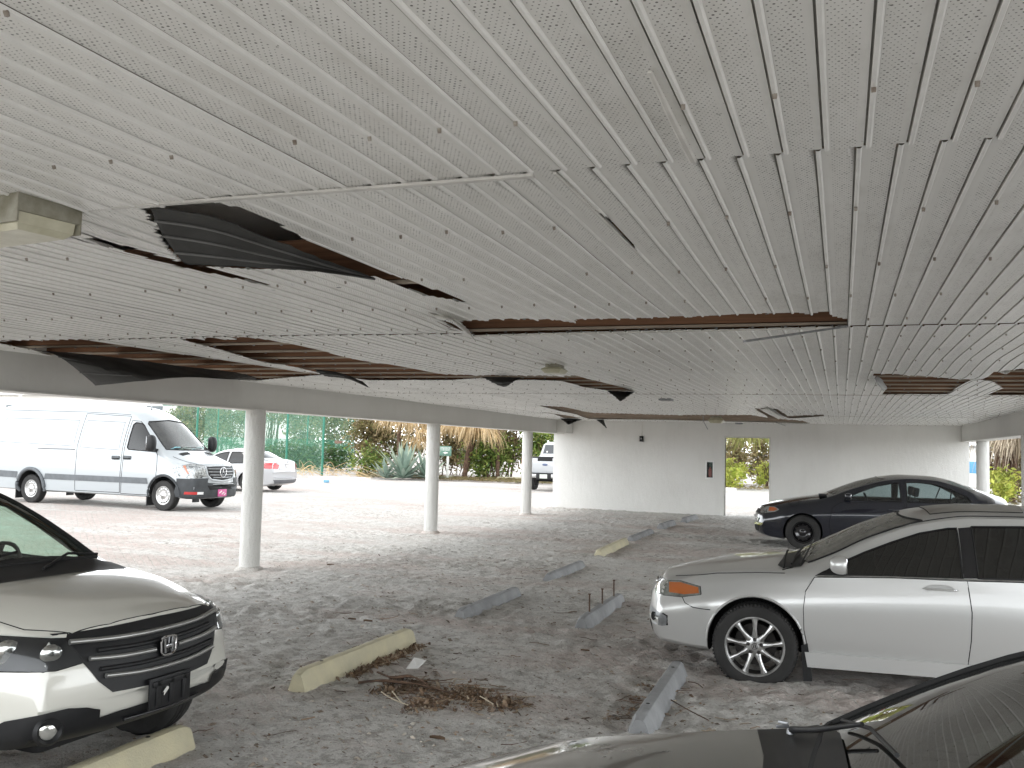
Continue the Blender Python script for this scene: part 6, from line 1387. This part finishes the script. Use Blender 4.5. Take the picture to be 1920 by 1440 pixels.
def strand(mb, r, p0, L, out, w_=.03, n=4, droop=1.):
    """one long narrow leaflet that leaves along out and hangs"""
    vs = []; p = Vector(p0); d = Vector(out).normalized(); side = d.cross(Vector((0, 0, 1)))
    side = side.normalized() if side.length > .05 else Vector((1, 0, 0)); side.rotate(Matrix.Rotation(r.uniform(-.8, .8), 3, 'Z'))
    for i in range(n+1):
        t = i/n; ww = w_*(1-t*.8); vs += [p-side*ww*.5, p+side*ww*.5]
        p = p+d*L/n; d = (d+Vector((r.gauss(0, .05), r.gauss(0, .05), -.55*droop))).normalized()
    mb.add(vs, [(2*i, 2*i+1, 2*i+3, 2*i+2) for i in range(n)])
def palm(px, y, zt, mat, n, L, lab, seed=1, spread=.6, trunk=True, droop=1.2, wd=.05, zs=.5, group='palms with dry fronds', trunks=1, elev=(-.2, .5), wpx=0):
    r = random.Random(seed); x = atY(px, 880, y).x; o = empty('palm', (x, y, 0), 0, lab, 'palm', group); mb = MB()
    hw = abs(atY(px+wpx/2, 880, y).x-x) if wpx else 0
    heads = [(r.uniform(-hw, hw), r.gauss(0, .3), zt+r.uniform(-zs, zs)) for _ in range(max(1, trunks*3))]
    for _ in range(n):
        hx, hy, hz = r.choice(heads); a = r.random()*6.283; el = r.uniform(*elev); q = Vector((math.cos(a)*math.cos(el), math.sin(a)*math.cos(el), math.sin(el)))
        strand(mb, r, Vector((hx, hy, hz))+q*r.uniform(.05, spread), L*r.uniform(.5, 1.15), q+Vector((0, 0, .2)), wd*r.uniform(.5, 1.3), 5, droop)
    mb.build('fronds', mat, o, 0, fix=False)
    if trunk:
        for k in range(trunks):
            hx, hy, hz = heads[k*len(heads)//trunks]; m = MB(); b = Vector((hx*.5+r.gauss(0, .15), hy, 0))
            m.tube(spline([b, b.lerp(Vector((hx, hy, hz)), .5)+Vector((r.gauss(0, .08), 0, 0)), (hx, hy, hz)], 8), [.11+.012*math.sin(i*2.1) for i in range(17)], 9); m.build('trunk', M['bark'], o, 60)
    return o
def agave(px, y, L, n, lab, seed, tilt=0.):
    r = random.Random(seed); x = atY(px, 880, y).x; o = empty('agave', (x, y, 0), 0, lab, 'agave', 'agaves in the planting bed')
    for i in range(n):
        el = R(5+74*(i/n)**1.05)+r.gauss(0, .06); a = i*2.39996; l = L*r.uniform(.75, 1.1); q = Vector((math.cos(a)*math.cos(el), math.sin(a)*math.cos(el), math.sin(el)+tilt*math.cos(a)*0)).normalized()
        side = q.cross(Vector((0, 0, 1))).normalized(); up = side.cross(q); vs = []; m = MB(); bend = r.gauss(.0, .10); k = 9
        for j in range(k+1):
            t = j/k; w_ = .085*(math.sin(math.pi*min(1, t*.55+.22))**1.2)*(1-t**5)*1.15; c = q*l*t+up*(-bend*l*t*t)+Vector((0, 0, .08)); th = .028*(1-t)
            vs += [c-side*w_+up*.035*(1-t), c-up*th, c+side*w_+up*.035*(1-t), c+up*.006]
        m.add(vs, [(4*j+a_, 4*j+(a_+1) % 4, 4*j+4+(a_+1) % 4, 4*j+4+a_) for j in range(k) for a_ in range(4)]); m.build('leaf', L_AGAVE, o, 50)
    return o
def fence_mesh_mat():
    t = NT('green_fence_mesh'); p = t.pos(); s = t.n('ShaderNodeSeparateXYZ'); t.l(p, s.inputs[0]); u = t.math('ADD', s.outputs[0], s.outputs[1])
    a = t.math('FRACT', t.math('MULTIPLY', t.math('ADD', u, s.outputs[2]), 16)); b = t.math('FRACT', t.math('MULTIPLY', t.math('SUBTRACT', u, s.outputs[2]), 16))
    w_ = t.math('MAXIMUM', t.math('LESS_THAN', a, .12), t.math('LESS_THAN', b, .12)); t.base((.12, .28, .19)); t.set(Alpha=w_, Roughness=.5); return t.m
def screen_mat():
    t = NT('green_windscreen_cloth'); n = t.noise(t.pos(), 2, 4); t.base((.03, .20, .12)); t.set(Alpha=t.math('ADD', .30, t.math('MULTIPLY', n, .25)), Roughness=.8); return t.m
def build_outside():
    FG = pm('green_fence_paint', (.02, .17, .11), .5, 0, .1, 4); fm = fence_mesh_mat(); sm = screen_mat()
    def fence(pts, h, rp, posts, lab, low):
        r = empty('court_fence', (pts[0][0], pts[0][1], 0), 0, lab, 'fence', 'green court fences'); o0 = Vector((pts[0][0], pts[0][1], 0))
        for (a, b) in zip(pts, pts[1:]):
            a, b = Vector((*a, 0))-o0, Vector((*b, 0))-o0
            m = MB(); m.add([a+Vector((0, 0, .1)), b+Vector((0, 0, .1)), b+Vector((0, 0, h)), a+Vector((0, 0, h))], [(0, 1, 2, 3)]); m.build('wire_mesh', fm, r, 0)
            m = MB(); m.tube([a+Vector((0, 0, h)), b+Vector((0, 0, h))], rp*.8, 7); m.build('top_rail', FG, r)
            if low: m = MB(); m.add([a+Vector((0, -.03, .1)), b+Vector((0, -.03, .1)), b+Vector((0, -.03, low)), a+Vector((0, -.03, low))], [(0, 1, 2, 3)]); m.build('windscreen_cloth', sm, r, 0)
        for (x, y) in posts: m = MB(); m.tube([(x-o0.x, y-o0.y, -.1), (x-o0.x, y-o0.y, h+.06)], rp, 9); m.build('post', FG, r)
    def X(px, y): return atY(px, 880, y).x
    fence([(X(300, 43), 43), (X(604, 43), 43)], 3.6, .062, [(X(q, 43), 43) for q in (366, 457, 536, 604)], 'nearer green wire fence with thick posts behind the white sedan', 0)
    fence([(X(380, 54), 54), (X(661, 54), 54), (X(664, 49), 49)], 4.3, .05, [(X(q, 54), 54) for q in (405, 490, 574, 660)], 'farther green court fence with dark cloth along its foot', 1.9)
    # greenery behind and beside the court
    bush(350, 57, 70, 1.0, 5.5, L_OLIVE, 4200, .11, 'olive tree crown left of the first thick fence post', 'tree', 'trees behind the green fences', 3, .35, 1.2, 8, 'tree')
    bush(420, 58, 110, .8, 5.4, L_OLIVE, 6000, .11, 'dense olive tree behind the fence above the white sedan roof', 'tree', 'trees behind the green fences', 4, .35, 1.2, 9, 'tree')
    bush(505, 60, 60, 2.0, 6.0, L_BROWN, 1300, .11, 'nearly bare tree just right of the nearest left column', 'tree', 'trees behind the green fences', 5, .4, 1.2, 22, 'tree')
    bush(570, 59, 80, 1.2, 5.6, L_OLIVE, 4600, .11, 'thin olive tree behind the middle fence post', 'tree', 'trees behind the green fences', 6, .35, 1.2, 12, 'tree')
    bush(632, 58, 80, 1.0, 5.4, L_OLIVE, 5200, .11, 'olive tree behind the right corner of the fence', 'tree', 'trees behind the green fences', 7, .35, 1.2, 9, 'tree')
    bush(560, 51, 230, 0, 1.5, L_DARK, 5000, .10, 'low dark green hedge behind the fence', 'hedge', None, 8, .3, .6, 8, 'hedge', 120)
    bush(703, 50, 84, .3, 4.4, L_BROWN, 5200, .11, 'tall brownish green thicket right of the fence corner', seed=9, clump=.32)
    bush(693, 47, 55, 0, 1.5, L_GREEN, 1500, .09, 'low green shrub at the foot of the fence corner', seed=10)
    bush(765, 51, 80, .3, 4.4, L_OLIVE, 3500, .11, 'olive thicket behind the agave', seed=11)
    bush(850, 51, 110, .2, 3.9, L_BROWN, 4800, .11, 'brown thicket behind the green sign', seed=12)
    bush(915, 48, 80, 0, 2.9, L_GREEN, 5200, .10, 'bright green bush between the sign and the farthest left column', seed=13)
    bush(945, 50, 70, .4, 4.2, L_BROWN, 3600, .11, 'tall browning bush left of the farthest left column', seed=14)
    bush(1015, 49, 85, .2, 4.0, L_GREEN, 5000, .10, 'tall leafy bush behind the white pickup', seed=15)
    palm(760, 46.5, 3.5, L_STRAW, 900, 1.7, 'straw coloured palm skirt left of the middle left column', 21, .5, wpx=30)
    palm(850, 46.5, 3.35, L_STRAW, 1500, 1.6, 'straw coloured palm skirt above the green sign', 22, .5, wpx=85, trunks=2)
    palm(893, 45.5, 2.9, L_STRAW, 420, 1.6, 'low hanging dry frond right of the green sign', 23, .3, False, wpx=8)
    palm(925, 47.5, 3.4, L_STRAW, 700, 1.2, 'dry palm fronds over the bright green bush', 24, .5, wpx=30)
    palm(785, 45, 2.2, L_STRAW, 220, 1.2, 'dry fronds drooping onto the agave', 25, .35, False, wpx=14)
    agave(757, 42.0, 1.95, 46, 'large blue green agave left of the middle left column', 31)
    agave(800, 42.6, 1.6, 34, 'agave half hidden by the middle left column', 32)
    agave(724, 41.6, 1.1, 18, 'small low agave at the left end of the bed', 33)
    # planting bed and its dead leaves
    m = MB(); r = random.Random(5)
    for _ in range(5200):
        px = r.uniform(670, 1036); y = r.uniform(42.2, 47); p = Vector((X(px, y), y, .03+r.random()*.06)); e = r.uniform(.03, .12); a = r.random()*6.28
        m.add([p+Vector((e*math.cos(a+k*1.57), e*math.sin(a+k*1.57)*.6, r.uniform(0, .05))) for k in range(4)], [(0, 1, 2, 3)])
    for _ in range(1800):
        px = r.uniform(1330, 1960); y = r.uniform(38.8, 47) if px > 1700 else r.uniform(44.5, 50); p = Vector((X(px, y), y, .03+r.random()*.08)); e = r.uniform(.04, .14); a = r.random()*6.28
        m.add([p+Vector((e*math.cos(a+k*1.57), e*math.sin(a+k*1.57)*.6, r.uniform(0, .06))) for k in range(4)], [(0, 1, 2, 3)])
    m.build('bed_litter', L_BROWN, None, 0, fix=False, kind='stuff', label='dead leaves covering the planting beds')
    # sign
    p = P(838, 899); r = empty('lot_sign', (p.x, p.y, 0), R(-14), 'small green arrow sign on a white post by the palm skirt', 'sign')
    MB().bbox((.02, 0, .68), (.09, .09, 1.4), .008).build('post', M['trim'], r)
    z0 = 1.44; MB().bbox((-.10, -.06, z0), (.74, .03, .50), .006).build('sign_board', pm('sign_green', (.10, .20, .15), .5), r)
    m = MB(); m.add([(-.26, -.079, z0-.09), (-.08, -.079, z0-.02), (-.08, -.079, z0-.06), (.06, -.079, z0-.06), (.06, -.079, z0-.12), (-.08, -.079, z0-.12), (-.08, -.079, z0-.16)], [(0, 1, 2, 3, 4, 5, 6)]); m.build('arrow', M['trim'], r, 0)
    m = MB()
    rr = random.Random(3)
    for z_ in (.17, .11, .05):
        x = -.40
        while x < .20:
            w_ = rr.uniform(.03, .10); m.box((x+w_/2, -.079, z0+z_), (w_, .002, .026)); x += w_+.02
    m.build('lettering', M['trim'], r, 0)
    # through the doorway and beyond the right beam
    palm(1412, 45.8, 2.5, L_PALM, 1000, 2.0, 'green and straw palm fronds seen through the doorway', 41, .4, False, wpx=26, droop=.75, wd=.05, elev=(-.1, .9))
    bush(1372, 50, 50, .3, 3.6, L_BROWN, 2600, .11, 'brownish thicket at the left of the doorway view', seed=42)
    bush(1374, 46.5, 40, 0, 1.35, L_YEL, 1300, .10, 'yellow green shrub low in the doorway view', seed=43, clump=.2)
    bush(1438, 48, 26, 0, 1.3, L_YEL, 700, .10, 'yellow green shrub at the right edge of the doorway view', seed=44, clump=.2)
    bush(1425, 54, 70, .4, 3.8, L_BROWN, 2600, .12, 'tan thicket behind the palm in the doorway view', seed=45)
    palm(1885, 43, 3.2, L_GREY, 1100, 2.0, 'grey dead palm fronds beyond the right hand column', 51, .7, wpx=70, trunks=5, wd=.06)
    palm(1925, 41, 3.0, L_GREY, 700, 2.0, 'dead palm cut by the right edge of the picture', 54, .6, wpx=50, trunks=3, wd=.06)
    bush(1905, 47, 120, .2, 3.6, L_BROWN, 3200, .12, 'brown thicket behind the dead palms at the right', seed=52)
    bush(1878, 40.5, 44, .2, 1.35, L_YEL, 1300, .11, 'bright yellow green shrub beyond the right hand column', seed=53, clump=.17)
    # pale building beyond the court
    bl = empty('pale_building', (X(150, 75), 75, 0), 0, 'pale low building far behind the white van', 'building')
    MB().bbox((0, 3, 2.9), (46, 6, 5.8), .05).build('wall', M['wall'], bl)
    MB().bbox((0, 2.6, 5.95), (47.2, 7.4, .3), .04).build('roof', M['trim'], bl)
    for k in range(12):
        o = MB().bbox((-20+k*3.6, -.02, 4.2), (1.9, .08, 1.3), .02).build('window', pm('far_window%d' % k, (.10, .12, .13), .2), bl) if k == 0 else None
        if k == 0: w0_ = o
        else: o = w0_.copy(); LINK(o); o.parent = bl; o.location = (k*3.6, 0, 0)
    g = empty('pale_shed', (X(1826, 62), 62, 0), 0, 'pale shed with a blue shutter just left of the right hand column', 'shed')
    MB().bbox((0, 1.5, 1.2), (3.2, 3, 2.4), .03).build('wall', M['wall'], g); MB().bbox((0, 1.4, 2.46), (3.6, 3.4, .14), .02).build('roof', M['steel'], g)
    MB().bbox((0, -.03, 1.2), (1.1, .06, .7), .01).build('shutter', pm('blue_shutter', (.10, .30, .50), .5), g)
    # white chain link at the far left
    r = empty('white_fence', (X(-60, 34), 34, 0), 0, 'white lattice fence behind the tail of the white van', 'fence')
    a, b = 0, X(30, 34)-X(-60, 34); m = MB()
    for k in range(16): m.box(((a+b)/2, 0, .3+k*.26), (abs(b-a), .03, .05))
    m.build('rails', M['trim'], r)
    for t_ in (0, .5, 1): m = MB(); m.bbox((a+(b-a)*t_, 0, 2.1), (.09, .09, 4.3), .01); m.build('post', M['trim'], r)
    p = P(848, 904); 
    p = P(612, 905); m = MB(); m.bbox((p.x, p.y, .06), (.22, .15, .12), .03); m.build('blue_scrap', pm('blue_scrap', (.15, .35, .5), .5), None, 30, label='small blue scrap on the lot beside the white sedan', cat='scrap')
    p = atY(635, 829, 56); r = empty('red_board', (p.x, p.y, 0), 0, 'small red board low on the far side of the fence', 'board'); MB().bbox((0, 0, p.z), (.6, .05, .22), .01).build('panel', pm('red_board', (.5, .06, .07), .5), r)
    for sx in (-.25, .25): MB().tube([(sx, .03, 0), (sx, .03, p.z+.2)], .03, 6).build('post', M['steel'], r)
    m = MB(); rr = random.Random(8)   # fallen canes by the fence foot
    for _ in range(26):
        px = rr.uniform(556, 690); y = rr.uniform(40, 46); a = Vector((X(px, y), y, .05)); m.tube(spline([a, a+Vector((rr.uniform(-.8, .8), rr.uniform(-.3, .3), rr.uniform(.2, .7))), a+Vector((rr.uniform(-1.6, 1.6), rr.uniform(-.5, .5), .03))], 4), .012, 4)
    m.build('fallen_canes', L_STRAW, None, 0, kind='stuff', label='fallen dry canes along the foot of the fence')
VAN = (-15.42, 19.68, R(-2.5), 0.); WSED = (-21.7, 28.1, R(180)); PICK = (-11.15, 35.9)
build_ground(); build_ceiling(); build_shell(); build_stops(); build_litter()
silver_sedan(); blue_sedan(); white_suv(); near_car()
white_van(); white_sedan(); white_pickup(); build_outside()
